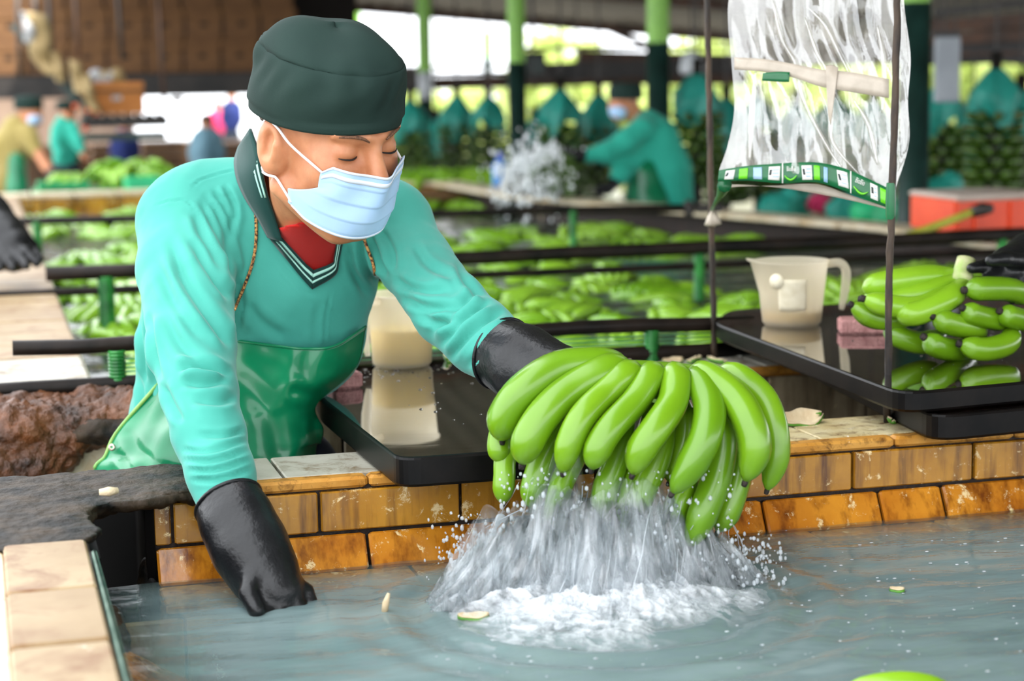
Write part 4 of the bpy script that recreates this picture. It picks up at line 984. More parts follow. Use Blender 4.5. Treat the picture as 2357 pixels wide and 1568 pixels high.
jug(b2, px(150, dd), px(67, dd), px(82, dd), .22, MT['amber'], math.radians(-15), math.radians(165), 'cloudy measuring jug with a little amber liquid on the right tray')
MT['sponge'] = M('pink_sponge', 'b07a78', 'c99490', .9, 60, bump=.6, bscale=160)
def sponge(p, size, rz, label):
    o = MB().box((0, 0, size[2] / 2), size, rz, bev=.004).build('sponge', MT['sponge'], None, False, None); o.location = p; tag(o, label, 'sponge', 'pink sponges'); return subsurf(o, 0)
p = PZ(1985, 765, T2Z); sponge((p[0], p[1], T2Z), (.085, .06, .026), -.35, 'pink sponge on the right tray beside the measuring jug')
p = PZ(792, 892, T1Z); sponge((p[0] - .0, p[1] + .02, T1Z), (.05, .08, .026), .1, 'pink sponge on the left tray half hidden by the green apron')
# water drops standing on the trays
MT['drop'] = NT('water_drop').set(Base_Color=(1, 1, 1, 1), Roughness=.02, Transmission_Weight=1.0, IOR=1.33).m
dr = MB()
V0, F0 = lathe_geo([(1, 0), (.85, .35), (.5, .55), (.01, .62)], 8)
for _ in range(150):
    x, y = random.uniform(.62, 1.12), random.uniform(2.62, 3.35)
    if random.random() < .35: x, y = random.gauss(.66, .05), random.gauss(3.17, .05)
    s = random.choice([.0012, .0016, .002, .003]); dr.add(V0 * s * np.array([1, 1, 1]) + np.array([x, y, T1Z]), F0)
o = dr.build('water_drops', MT['drop'], tr1, True); tag(o, kind='stuff')
dr = MB()
for _ in range(90):
    x, y = random.uniform(1.42, 1.9), random.uniform(2.68, 3.2); s = random.choice([.0012, .0016, .0022]); dr.add(V0 * s + np.array([x, y, T2Z]), F0)
o = dr.build('water_drops', MT['drop'], tr2, True); tag(o, kind='stuff')

# ------------------------------------------------------------------ rods
def rod(name, label, P, r0):
    L = spline(P, 40); L = L + RNG.normal(0, .0006, L.shape) * np.array([1, 1, 0]); rr = r0 * (1 + .08 * np.sin(np.arange(40) * 1.7)) 
    o = MB().tube(L, rr, 10).build(name, MT['rust'], None, True); tag(o, label, 'rod', 'thin rods holding the plastic bag'); return o
ra = PZ(1645, 826, RIM); rod('thin_rod', 'thin dark rod standing on the rear rim left of the plastic bag', [ra, PY(1639, 560, ra[1]), PY(1634, 300, ra[1]), PY(1628, 0, ra[1]), PY(1622, -300, ra[1])], .0058)
rb = PZ(2042, 972, RIM); rod('thin_rod', 'thin brown rod on the near rim passing through the plastic bag', [rb, PY(2047, 640, rb[1]), PY(2055, 400, rb[1]), PY(2066, 0, rb[1]), PY(2072, -300, rb[1])], .0056)

# ------------------------------------------------------------------ clear plastic bag with printed band
t = NT('clear_crinkled_plastic'); v = t.coord()
gl = t.n('ShaderNodeBsdfGlossy'); gl.inputs['Roughness'].default_value = .08; gl.inputs['Color'].default_value = (1, 1, 1, 1)
tr = t.n('ShaderNodeBsdfTransparent'); tr.inputs[0].default_value = (.96, .96, .94, 1)
tl = t.n('ShaderNodeBsdfTranslucent'); tl.inputs[0].default_value = (.9, .88, .84, 1); df = t.n('ShaderNodeBsdfDiffuse'); df.inputs[0].default_value = (.72, .67, .62, 1)
bp = t.n('ShaderNodeBump'); bp.inputs['Strength'].default_value = .6; bp.inputs['Distance'].default_value = .004
mpn = t.n('ShaderNodeMapping'); mpn.inputs['Scale'].default_value = (17, 17, 4); t.l(v, mpn.inputs[0]); nz = t.noise(1.0, mpn.outputs[0], 5, .6, 1.2); t.l(nz, bp.inputs['Height'])
t.l(bp.outputs[0], gl.inputs['Normal']); t.l(bp.outputs[0], df.inputs['Normal'])
m1 = t.n('ShaderNodeMixShader'); m1.inputs[0].default_value = .5; t.l(tl.outputs[0], m1.inputs[1]); t.l(df.outputs[0], m1.inputs[2])
dirt = t.ramp(t.noise(9, t.coord('Object', (1, 1, .4)), 6, .65, 1.0), [(.42, (.015, .015, .015)), (.64, (.34, .34, .34))])
m2 = t.n('ShaderNodeMixShader'); t.l(dirt, m2.inputs[0]); t.l(tr.outputs[0], m2.inputs[1]); t.l(m1.outputs[0], m2.inputs[2])
m3 = t.n('ShaderNodeMixShader'); m3.inputs[0].default_value = .13; t.l(m2.outputs[0], m3.inputs[1]); t.l(gl.outputs[0], m3.inputs[2]); t.l(m3.outputs[0], t.out.inputs[0]); MT['bag'] = t.m
BGD = 2.98
bag = empty('plastic_bag', PD(1880, 200, BGD), 'clear crinkled plastic bag with a green printed band hung between two rods', 'bag')
left = [(1690, -220), (1686, -60), (1675, 30), (1684, 150), (1690, 250), (1676, 330), (1655, 392)]
right = [(2075, -220), (2080, -60), (2082, 20), (2096, 130), (2090, 230), (2092, 330), (2060, 440)]
nu, nv = 110, 90; Lf = spline(left, nu); Rg = spline(right, nu)
def bag_sheet(doff, seed, amp):
    V = []
    for i in range(nu):
        for j in range(nv):
            s = j / (nv - 1); x = Lf[i, 0] * (1 - s) + Rg[i, 0] * s; y = Lf[i, 1] * (1 - s) + Rg[i, 1] * s - 14 * math.sin(math.pi * s) * (i / nu) ** 4
            V.append((x, y, s))
    V = np.array(V); X, Y, S = V.T
    edge = np.sin(np.pi * np.clip(S, .0, 1)) ** .5
    w = amp * (np.sin(X * .045 + Y * .014 + 1.5 * np.sin(Y * .012 + seed)) + .6 * np.sin(X * .11 - Y * .03 + seed * 2 + np.sin(Y * .02)) + .5 * np.abs(np.sin(X * .028 - Y * .02 + seed))) + amp * 1.2 * vnoise(np.stack([X * .03, Y * .008, 0 * X + seed], 1), 2)
    lin_d = .20 * (1 - S) * 0 + 0
    D = BGD + .10 * (1 - S) + doff * edge + w * edge
    return np.array([PD(x, y, d) for x, y, d in zip(X, Y, D)])
V = bag_sheet(-.012, 1.0, .007); front_sheet = mobj('plastic_sheet', V, grid_faces(nu, nv), MT['bag'], bag); pass
V2 = bag_sheet(.030, 4.0, .008); mobj('plastic_sheet', V2, grid_faces(nu, nv), MT['bag'], bag)
# sharp twisted creases in the film
for P in ([(1778, 0), (1800, 90), (1832, 150), (1850, 230), (1900, 330), (1945, 400)], [(1858, 15), (1900, 60), (1935, 130), (1965, 190)], [(1852, 40), (1880, 120), (1905, 170), (1912, 260), (1918, 330), (1985, 410)], [(1965, 230), (2000, 290), (2020, 380)], [(1740, 160), (1730, 270), (1725, 370)], [(2020, 60), (2035, 150), (2030, 260)]):
    L = spline(P, 26); Pw = [PD(x, y, BGD + .10 * (1 - (x - 1680) / 400) - .020) for x, y in L]; rr = np.array([.0012 + .0035 * math.sin(math.pi * (i + .5) / 26) for i in range(26)])
    MB().tube(Pw, rr, 7).build('film_crease', MT['bag'], bag, True)
# tape band and printed band
MT['print'] = M('green_print', '0f5a32', '17683c', .35, 20); MT['tape'] = M('cloudy_tape', 'a89c8c', 'bcb0a0', .4, 30); MT['lime'] = M('lime_print', '5fc41e', '77d42c', .35, 20); MT['wprint'] = M('white_print', 'd9d8d0', 'eceae4', .4, 30); MT['inkd'] = M('dark_print', '1d2a26', rough=.5); MT['bprint'] = M('blue_print', '7fa6c8', 'a8c4da', .4, 20)
dB = lambda x: BGD + .10 * (1 - (x - 1660) / 400) - .024
def bagstrip(name, mat, A, B, n, parent, lift=0., t=.0006):
    A = spline(A, n); B = spline(B, n); V = []
    for i in range(n):
        for j in range(4): q = A[i] * (1 - j / 3) + B[i] * j / 3; V.append(PD(q[0], q[1], dB(q[0]) - lift))
    o = mobj(name, V, grid_faces(n, 4), mat, parent); thick(o, t, 0); return o
TB = [(1655, 392), (1720, 382), (1800, 376), (1880, 374), (1945, 388), (2000, 412), (2058, 440)]
BB = [(1652, 418), (1720, 416), (1800, 422), (1880, 420), (1945, 440), (2000, 462), (2056, 484)]
band = bagstrip('printed_band', MT['print'], TB, BB, 60, bag)
bagstrip('band_back', MT['tape'], [(1654, 428), (1700, 425), (1790, 432), (1880, 446), (1960, 462), (2050, 484)], [(1662, 436), (1700, 430), (1790, 427), (1880, 424), (1960, 450), (2056, 482)], 40, bag, -.03)
def on_band(x, v):
    a = np.array(TB, float); b = np.array(BB, float); xa = np.interp(x, a[:, 0], a[:, 1]); xb = np.interp(x, b[:, 0], b[:, 1]); return xa * (1 - v) + xb * v
def patch(x0, x1, v0, v1, mat, name, lift=.0012, sk=0):
    bagstrip(name, mat, [(x, on_band(x, v0)) for x in np.linspace(x0, x1, 4)], [(x + sk, on_band(x, v1)) for x in np.linspace(x0, x1, 4)], 8, band, lift, .0004)
for x0, x1, m_, nm, sk in [(1671, 1692, 'wprint', 'white_panel', -4), (1702, 1722, 'lime', 'lime_square', -2), (1734, 1754, 'bprint', 'pale_patch', 0), (1770, 1796, 'wprint', 'white_panel', -2), (1845, 1868, 'wprint', 'white_panel', 2), (1873, 1887, 'lime', 'lime_square', 1), (1896, 1905, 'bprint', 'pale_patch', 0), (1926, 1950, 'wprint', 'white_panel', 4), (2003, 2020, 'wprint', 'white_panel', 1), (2026, 2042, 'lime', 'lime_square', 1)]:
    patch(x0, x1, .14, .86, MT[m_], nm, sk=sk)
    if m_ == 'wprint' and nm == 'white_panel':
        for k in range(3): patch(x0 + 9, x1 - 3, .28 + .18 * k, .34 + .18 * k, MT['bprint'], 'print_line', .0018, sk)
        patch(x0 + 2, x0 + 7, .30, .60, MT['inkd'], 'emblem', .0018, sk)
for x in (1800, 1957): patch(x, x + 2.5, 0, 1, MT['wprint'], 'seam_line')
def smile(x0, x1):
    P = [PD(x, on_band(x, .62) + 10 * math.sin(math.pi * (x - x0) / (x1 - x0)), dB(x) - .003) for x in np.linspace(x0, x1, 14)]
    MB().tube(P, [.0006 + .0012 * math.sin(math.pi * (i + .5) / 14) for i in range(14)], 6).build('lime_arc', MT['lime'], band, True)
smile(1806, 1834); smile(1965, 1998)
def text_on(txt, x, v, hpx, slope, parent):
    cu = bpy.data.curves.new('lettering', 'FONT'); cu.body = txt; cu.size = px(hpx, BGD) * 1.4; cu.extrude = .0002; cu.align_x = 'CENTER'; cu.align_y = 'CENTER'
    tmp = bpy.data.objects.new('lettering', cu); COL.objects.link(tmp); dg = bpy.context.evaluated_depsgraph_get(); me = bpy.data.meshes.new_from_object(tmp.evaluated_get(dg)); bpy.data.objects.remove(tmp)
    V = np.array([list(q.co) for q in me.vertices]); Fc = [list(p.vertices) for p in me.polygons]
    d = dB(x) - .003; c = PD(x, on_band(x, v), d); ex = RT * math.cos(slope) - UP * math.sin(slope); ey = RT * math.sin(slope) + UP * math.cos(slope)
    return mobj('lettering', c + V[:, :1] * ex * .52 + V[:, 1:2] * ey - V[:, 2:] * FWD, Fc, MT['wprint'], parent, False)
text_on('BioBio', 1821, .30, 11, .02, band); text_on('BioBio', 1980, .30, 12, .40, band)
# cloudy tape across the bag, green printed scrap
tp = bagstrip('tape_strip', MT['tape'], [(1690, 132), (1760, 136), (1830, 148), (1890, 160), (1960, 166), (2046, 182)], [(1690, 160), (1760, 166), (1830, 180), (1890, 200), (1960, 212), (2046, 226)], 30, bag, .004)
bagstrip('green_scrap', MT['print'], [(1756, 168), (1790, 165), (1818, 166)], [(1754, 186), (1790, 188), (1816, 189)], 10, bag, .008)
bagstrip('tape_strip', MT['tape'], [(1900, 152), (1915, 150), (1930, 156)], [(1902, 200), (1906, 260), (1912, 290)], 12, bag, .006)
# twisted corner tied to the left rod, wrapped corner on the right rod
P = [PD(1668, 425, 3.08), PD(1660, 445, 3.15), PD(1648, 465, 3.30), PD(1640, 482, ra[1] * 0 + float((PY(1640, 482, ra[1]) - CAM) @ FWD) - .008)]
L = spline(P, 16); MB().tube(L, [.012, .011, .010, .009, .008, .007, .006, .005, .0045, .004, .0035, .003, .003, .003, .003, .004], 8).build('twisted_corner', MT['print'], bag, True)
dR = float((PY(1640, 490, ra[1]) - CAM) @ FWD)
for x, y, x2, y2 in ((1634, 520, 1640, 484), (1648, 518, 1640, 484)): MB().tube([PD(x2, y2, dR - .009), PD((x + x2) / 2, (y + y2) / 2, dR - .011), PD(x, y, dR - .012)], [.003, .008, .011], 6).build('tied_end', MT['tape'], bag, True)
r0 = PY(2052, 440, rb[1]); 
V, Fc = lathe_geo([(.0062, -.028), (.0075, -.02), (.0078, 0), (.0072, .02), (.0064, .028)], 14, PY(2050, 463, rb[1])); mobj('wrapped_corner', V, Fc, MT['print'], bag)

# ------------------------------------------------------------------ scraps of banana peel and crown
MT['peel_in'] = M('pale_peel_flesh', 'c9b28e', 'ddcba8', .6, 30, bump=.3); MT['peel_out'] = M('peel_green', '3f7a1c', '5c9a2c', .4, 30)
def scrap(p, size, rz, tilt, label, inn='peel_in', out='peel_out'):
    """curled wedge of cut crown: green skin below, pale flesh on top"""
    root = empty('peel_scrap', p, label, 'peel', 'banana peel scraps on the rims'); n, m = 10, 7; V = []
    Rz = Matrix.Rotation(rz, 3, 'Z') @ Matrix.Rotation(tilt, 3, 'X')
    for i in range(n):
        for j in range(m):
            u = i / (n - 1) * 2 - 1; v_ = j / (m - 1) * 2 - 1; w = math.sqrt(max(0.02, 1 - u * u)) * (1 + .2 * math.sin(5 * u))
            q = Rz @ Vector((u * size, v_ * w * size * .45, size * .25 * (v_ * v_ * .8 + u * u * .4) + .003)); V.append(np.array(p) + np.array(q))
    a = mobj('skin', V, grid_faces(n, m), MT[out], root); thick(a, .003, 1)
    b = mobj('flesh', [np.array(q) + np.array([0, 0, .0022]) for q in V], grid_faces(n, m), MT[inn], root); thick(b, .002, 1); return root
for x, y, z, s, rz, ti, lb in [(1548, 838, 1.05, .022, .3, .3, 'pale wedge of peel on the rear rim, left of three'), (1600, 836, 1.05, .024, .9, -.3, 'curled peel wedge on the rear rim, middle of three'), (1648, 838, 1.05, .026, 1.8, .25, 'peel wedge at the foot of the left thin rod'),
   (1838, 975, 1.05, .040, .2, .5, 'large pink fleshed peel slice on the near rim beside the bananas'), (2046, 972, 1.05, .018, 1.2, .6, 'bright green peel tip at the foot of the right rod'), (2080, 962, 1.05, .016, .4, .1, 'small green scrap behind the foot of the right rod'), (1025, 832, 1.093, .020, 1.4, .9, 'green crown scrap standing on the left tray by the jug')]:
    p = PZ(x, y, z); scrap((p[0], p[1], z), s, rz, ti, lb)
for x, y, s, rz, lb in [(1090, 1419, .018, -.2, 'dark and yellow peel scrap floating left of the splash'), (1845, 1186, .012, .1, 'small green scrap floating against the tiled wall'), (2065, 1354, .008, -.5, 'tiny leaf fragment floating on the right of the water')]:
    p = PZ(x, y, WAT + .004); scrap((p[0], p[1], WAT - .002), s, rz, .1, lb)
p = PZ(885, 1410, WAT); o = MB().tube([p, p + np.array([.002, 0, .012]), p + np.array([.006, .0, .024])], [.004, .0045, .002], 8).build('peel_sliver', MT['peel_in'], None, True); tag(o, 'pale sliver of peel standing up out of the water', 'peel')
p = PZ(250, 1132, 1.07); o = MB().tube([p + np.array([-.012, 0, 0]), p, p + np.array([.012, .003, 0])], [.004, .0065, .004], 8).build('peel_sliver', MT['peel_in'], None, True); tag(o, 'pale peel crumb on the black corner sludge', 'peel')
# ------------------------------------------------------------------ floating banana hands in the large tank
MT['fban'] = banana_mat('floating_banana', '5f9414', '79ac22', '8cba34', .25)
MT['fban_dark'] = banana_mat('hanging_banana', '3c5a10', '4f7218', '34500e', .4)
def local_banana(L, r, bend, n=9, seg=8, yaw=0, base=(0, 0, 0), roll=0):
    P = []
    for i in range(5):
        t = i / 4; a = (t - .0) * bend; P.append(np.array([L * (math.sin(a) / bend), 0, -L * (1 - math.cos(a)) / bend * .8]))
    P = np.array(P); cr, sr = math.cos(roll), math.sin(roll); P = np.stack([P[:, 0], P[:, 2] * sr, P[:, 2] * cr], 1)
    c, s = math.cos(yaw), math.sin(yaw); P = np.stack([P[:, 0] * c - P[:, 1] * s, P[:, 0] * s + P[:, 1] * c, P[:, 2]], 1) + np.array(base)
    V, Fc, _ = banana_geo(P, r, seg=seg, n=n); return V, Fc
protos = []
for kx in range(4):
    nb = [6, 5, 7, 6][kx]; parts = []
    for i in range(nb):
        u = (i - (nb - 1) / 2); yaw = u * .17 + random.uniform(-.05, .05)
        parts.append(local_banana(random.uniform(.17, .21), .0185, random.uniform(.9, 1.3), yaw=yaw, base=(0, u * .024, .014 + .012 * math.cos(u * .6)), roll=random.uniform(-.5, .5) + (.7 if kx == 3 else 0)))
    V, Fc = tube_geo([(-.02, -.05, .01), (-.012, -.02, .018), (-.012, .02, .018), (-.02, .05, .01)], [.012, .019, .019, .012], 8); parts.append((V, Fc)); protos.append(parts)
def pmesh(name, V, Fc, mat):
    me = bpy.data.meshes.new(name); me.from_pydata(np.asarray(V).tolist(), [], [list(map(int, f)) for f in Fc]); me.polygons.foreach_set('use_smooth', [True] * len(me.polygons)); me.materials.append(mat); return me
pm_parts = [[pmesh('banana' if i < len(p) - 1 else 'crown', V, Fc, MT['fban']) for i, (V, Fc) in enumerate(p)] for p in protos]
pm_join = []
for p in protos:
    mb = MB(); [mb.add(V, Fc) for V, Fc in p]; pm_join.append(pmesh('banana_hand', np.concatenate(mb.V), mb.F, MT['fban']))
GRP = 'banana hands floating in the large tank'
def lbl(x, y): return 'hand of green bananas floating %s, %s' % ('between the near and middle pipe barriers' if y < 5 else 'between the middle and far pipes' if y < 6.7 else 'beyond the farthest pipe', 'left of the man' if x < .55 + .09 * y else 'right of the man')
spots = []; tries = 0
def inside(x, y):
    return .27 < x < 2.92 and 3.52 < y < 9.2 and not (y > 8.05 and x > 2.30) and x < np.interp(y, [3.3, 5.95, 8.13], [3.0, 2.96, 2.28])
while len(spots) < 290 and tries < 60000:
    tries += 1; x = random.uniform(.25, 2.95); y = 3.5 + 5.75 * random.random() ** .95
    if not inside(x, y): continue
    gp = vnoise(np.array([[x * 1.3, y * 1.3, 3.0]]), 11)[0]
    if gp < -.55: continue
    mr = .165
    if any((x - a) ** 2 + (y - b) ** 2 < mr * mr for a, b in spots): continue
    spots.append((x, y))
spots.sort(key=lambda q: q[1])
for i, (x, y) in enumerate(spots):
    k = random.randrange(4); loc = (x, y, .945 - .012 + jit(.006)); rot = (random.uniform(-.25, .25), random.uniform(-.3, .3), random.uniform(0, 6.28)); sc = random.uniform(.85, 1.12)
    if i < 60:
        o = empty('banana_hand', loc, lbl(x, y), 'bananas', GRP)
        for me in pm_parts[k]:
            c = bpy.data.objects.new(me.name.split('.')[0], me); COL.objects.link(c); c.parent = o
    else:
        o = bpy.data.objects.new('banana_hand', pm_join[k]); COL.objects.link(o); o.location = loc; tag(o, lbl(x, y), 'bananas', GRP)
    o.rotation_euler = rot; o.scale = (sc, sc, sc)

# ------------------------------------------------------------------ simple clothed figures for the background
def fig_sdf(paths, k=.03):
    segs = []
    for p in paths:
        for a, b in zip(p[:-1], p[1:]): segs.append((PD(*a[:3]), PD(*b[:3]), px(a[3], a[2]), px(b[3], b[2])))
        if len(p) == 1: a = p[0]; segs.append((PD(*a[:3]), PD(*a[:3]) + 1e-5, px(a[3], a[2]), px(a[3], a[2])))
    def fn(X, Y, Z, off=0):
        d = None
        for a, b, ra, rb in segs:
            e = sd_cone(X, Y, Z, a, b, ra + off, rb + off); d = e if d is None else smin(d, e, k)
        return d
    P = np.array([q for s in segs for q in s[:2]]); R = max(max(s[2:]) for s in segs); return fn, P.min(0) - R - .04, P.max(0) + R + .04
def fig_part(name, paths, mat, root, vox=.013, k=.03, noise=0, zmin=None):
    fn, lo_, hi_ = fig_sdf(paths, k); f2 = fn if zmin is None else (lambda X, Y, Z: np.maximum(fn(X, Y, Z), zmin - Z))
    V, Fc = surfnets(f2, lo_, hi_, vox); V = smooth_mesh(V, Fc, 1)
    if noise: V = V + vnormals(V, Fc) * (noise * vnoise(V * 14, 3))[:, None]
    return mobj(name, V, Fc, mat, root)
def figure(label, head, hd, shirt, shirt_mat, skin_paths=(), gloves=(), legs=None, capc=None, hair=True, mask=None, look=(-1, 0), apron=None, vox=.013):
    """head=(x,y,r px), all paths in (px, py, depth, radius px)"""
    x, y, r = head; b = PD(x, y + 8 * r, hd); root = empty('person', (b[0], b[1], 0), label, 'person', 'workers in the background')
    lx, ly = look
    hp = [[(x, y - r * .15, hd, r * .92), (x + lx * r * .3, y + r * .45 + ly * r * .3, hd - .02, r * .72)], [(x + lx * r * .75, y + r * .1, hd - .01, r * .3), (x + lx * r * .95, y + r * .25, hd - .01, r * .2)], [(x - lx * r * .2, y + r * .5, hd + .01, r * .6), (shirt[0][0][0], shirt[0][0][1], shirt[0][0][2], r * .62)]]
    thin = [[(a, b_, c_, d_ * .72) for a, b_, c_, d_ in p] for p in shirt]
    fig_part('body', hp + thin + list(skin_paths), MT['skin'], root, vox, .02)
    fig_part('shirt', shirt, shirt_mat, root, vox, .04, .006)
    if legs:
        mbs = []
        for p in legs:
            h = PD(*p[0][:3]); rr = px(p[0][3], p[0][2]); mbs.append((h, np.array([h[0], h[1], .10]), rr, rr * .55))
        fn = lambda X, Y, Z: np.maximum(np.minimum.reduce([np.minimum(sd_cone(X, Y, Z, a, b, ra, rb), sd_cone(X, Y, Z, b, b + np.array([.02, -.10, -.04]), rb * .9, rb * .8)) for a, b, ra, rb in mbs]), -Z)
        Q = np.array([q for m_ in mbs for q in m_[:2]]); V, Fc = surfnets(fn, np.append(Q.min(0)[:2] - .22, -.03), Q.max(0) + .2, vox * 1.4); mobj('trousers', V, Fc, MT['trouser'], root)
    for gpt in gloves: fig_part('glove', gpt, MT['rubber'], root, .011, .015)
    if capc is not None:
        c = PD(x - lx * r * .1, y - r * .35, hd); R = px(r, hd)
        V, Fc = lathe_geo([(1.06, -.15), (1.10, .1), (1.10, .55), (1.0, .78), (.6, .9), (.02, .92)], 24); mobj('cap', V * R * np.array([1, 1, 1.0]) + c, Fc, capc, root)
    elif hair: fig_part('hair', [[(x - lx * r * .12, y - r * .3, hd, r * .99)]], MT['hair'], root, .012)
    if mask is not None: fig_part('face_mask', [[(x + lx * r * .62, y + r * .55, hd - .03, r * .45), (x + lx * r * .30, y + r * .62, hd - .05, r * .45)]], MT['mask'], root, .008)
    if apron: fig_part('apron', apron, MT['apron'], root, vox, .03)
    return root
MT['teal2'] = fabric('teal_shirt_far', '2aa38c', '33b29a'); MT['khaki'] = fabric('khaki_shirt', '8f7f44', 'a3925a'); MT['greyblue'] = fabric('grey_blue_shirt', '5f8596', '7398a8'); MT['navy'] = fabric('navy_jacket', '101c4a', '1a2a66'); MT['pink'] = fabric('pink_shirt', 'c42a5a', 'd83c6c')
D = 8.55
figure('worker in teal shirt and dark cap bending over the far rim with black gloves', (1437, 236, 36), D,
   [[(1486, 284, D, 34), (1510, 322, D + .02, 50), (1530, 390, D + .05, 58), (1540, 470, D + .08, 60)], [(1478, 296, D - .08, 28), (1436, 330, D - .12, 26), (1396, 354, D - .15, 23), (1352, 358, D - .18, 18)], [(1490, 330, D + .05, 26), (1462, 368, D - .05, 22), (1432, 398, D - .12, 19), (1414, 420, D - .15, 15)]], MT['teal2'],
   [[(1352, 356, D - .18, 12), (1325, 356, D - .2, 12)], [(1414, 420, D - .15, 11), (1400, 436, D - .17, 11)]],
   [[[(1348, 357, D - .18, 18), (1320, 358, D - .2, 16), (1300, 352, D - .2, 12), (1285, 348, D - .2, 7)], [(1318, 362, D - .2, 10), (1298, 366, D - .21, 7), (1284, 366, D - .21, 5)], [(1325, 352, D - .22, 8), (1308, 342, D - .23, 6)]], [[(1415, 420, D - .15, 16), (1398, 434, D - .17, 14), (1380, 440, D - .18, 9), (1368, 442, D - .18, 6)], [(1395, 428, D - .19, 7), (1378, 430, D - .2, 5)]]],
   [[(1520, 520, D + .1, 50), (1515, 720, D + .1, 38), (1515, 960, D + .1, 30)], [(1560, 520, D + .12, 50), (1570, 720, D + .12, 38), (1572, 960, D + .12, 30)]], MT['capfab'], mask=1, look=(-.9, .3),
   apron=[[(1480, 400, D - .02, 40), (1490, 470, D, 50), (1500, 560, D + .02, 55)]])
D = 11.2
figure('man in khaki shirt bending over the green trays at the far left', (68, 258, 30), D,
   [[(40, 300, D, 36), (20, 350, D, 46), (15, 420, D, 46)], [(62, 305, D - .08, 22), (82, 345, D - .12, 19)]], MT['khaki'], [[(82, 345, D - .12, 14), (104, 380, D - .16, 12), (122, 404, D - .2, 11)]],
   [[[(118, 398, D - .2, 13), (134, 412, D - .22, 11), (148, 418, D - .23, 6)], [(132, 406, D - .23, 6), (146, 410, D - .24, 4)]]], [[(5, 450, D + .02, 34), (5, 560, D, 26), (5, 690, D, 20)], [(32, 450, D + .05, 34), (36, 560, D, 26), (36, 690, D, 20)]], MT['capfab'], mask=1, look=(.8, .3), apron=[[(38, 370, D - .1, 20), (40, 430, D - .1, 24), (40, 480, D - .1, 26)]])
figure('worker in bright teal shirt standing behind the green trays at the left', (154, 258, 22), D + .8,
   [[(150, 285, D + .8, 24), (150, 320, D + .8, 30), (152, 365, D + .8, 30)], [(132, 296, D + .75, 14), (128, 330, D + .7, 12), (140, 360, D + .65, 10)], [(170, 296, D + .75, 14), (180, 330, D + .7, 12), (188, 352, D + .65, 9)]], MT['teal2'],
   [[(188, 352, D + .65, 7), (196, 366, D + .62, 6)]], [], [[(145, 390, D + .8, 24), (143, 500, D + .8, 18), (143, 640, D + .8, 14)], [(163, 390, D + .8, 24), (166, 500, D + .8, 18), (166, 640, D + .8, 14)]], MT['capfab'], look=(.3, .4))
figure('dark haired worker in grey blue shirt seen from behind at the left', (475, 283, 17), 13.0,
   [[(475, 308, 13.0, 22), (475, 345, 13.0, 28), (475, 390, 13.0, 28)], [(452, 315, 13, 13), (446, 350, 13, 11), (450, 380, 13, 9)], [(498, 315, 13, 13), (506, 350, 13, 11), (502, 380, 13, 9)]], MT['greyblue'], [], [],
   [[(466, 410, 13, 22), (464, 500, 13, 16), (464, 600, 13, 12)], [(486, 410, 13, 22), (488, 500, 13, 16), (488, 600, 13, 12)]], None, look=(0, 0))
figure('worker in navy clothes half hidden behind the conveyor at the left', (288, 288, 16), 13.5,
   [[(288, 312, 13.5, 20), (288, 345, 13.5, 25), (288, 385, 13.5, 25)], [(266, 318, 13.5, 12), (262, 350, 13.5, 10)], [(310, 318, 13.5, 12), (314, 350, 13.5, 10)]], MT['navy'], [], [],
   [[(280, 400, 13.5, 20), (278, 500, 13.5, 15), (278, 590, 13.5, 11)], [(298, 400, 13.5, 20), (300, 500, 13.5, 15), (300, 590, 13.5, 11)]], None, look=(0, 0))
figure('distant person in a bright pink shirt in the white opening', (500, 245, 11), 19.0, [[(500, 262, 19, 13), (500, 285, 19, 16), (500, 305, 19, 16)], [(486, 266, 19, 8), (484, 292, 19, 6)], [(514, 266, 19, 8), (516, 292, 19, 6)]], MT['pink'], [], [],
   [[(494, 320, 19, 13), (493, 420, 19, 9)], [(506, 320, 19, 13), (507, 420, 19, 9)]], None, look=(.2, 0), vox=.018)
figure('distant person in a blue jacket beside the pink shirt', (533, 222, 12), 18.5, [[(533, 241, 18.5, 15), (533, 265, 18.5, 19), (533, 290, 18.5, 19)], [(517, 246, 18.5, 9), (514, 278, 18.5, 7)], [(549, 246, 18.5, 9), (552, 278, 18.5, 7)]], MT['navy'], [], [],
   [[(526, 310, 18.5, 14), (525, 420, 18.5, 9)], [(540, 310, 18.5, 14), (541, 420, 18.5, 9)]], None, look=(.2, 0), vox=.018)

# ------------------------------------------------------------------ hanging banana bunches with teal bags
t = NT('teal_film_bag'); v = t.coord(); t.set(Base_Color=t.ramp(t.noise(9, v, 4), [(.3, '27a090'), (.7, '4cc4b2')]), Roughness=.35, Specular_IOR_Level=.4)
tl = t.n('ShaderNodeBsdfTranslucent'); tl.inputs[0].default_value = lin('3fbfae'); mx = t.n('ShaderNodeMixShader'); mx.inputs[0].default_value = .4; t.l(t.b.outputs[0], mx.inputs[1]); t.l(tl.outputs[0], mx.inputs[2]); t.l(mx.outputs[0], t.out.inputs[0]); MT['tealbag'] = t.m
whorls = []
for wz in range(7):
    mb = MB(); rr = .055 + .02 * math.sin(math.pi * (wz + .5) / 7)
    for i in range(9):
        a = 2 * math.pi * i / 9 + wz * .35; V, Fc = local_banana(.13, .023, -1.15, n=7, seg=6)
        V = V @ np.array(Matrix.Rotation(.3, 3, 'Y')).T + np.array([rr * .35, 0, 0]); V = V @ np.array(Matrix.Rotation(a, 3, 'Z')).T; mb.add(V + np.array([0, 0, -.09 - wz * .052]), Fc)
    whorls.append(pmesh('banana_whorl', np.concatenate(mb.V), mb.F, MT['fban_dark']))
V, Fc = tube_geo([(0, 0, .14), (0, 0, -.2), (0, 0, -.50)], [.018, .022, .012], 8); stalk_me = pmesh('stalk', V, Fc, MT['steel'])
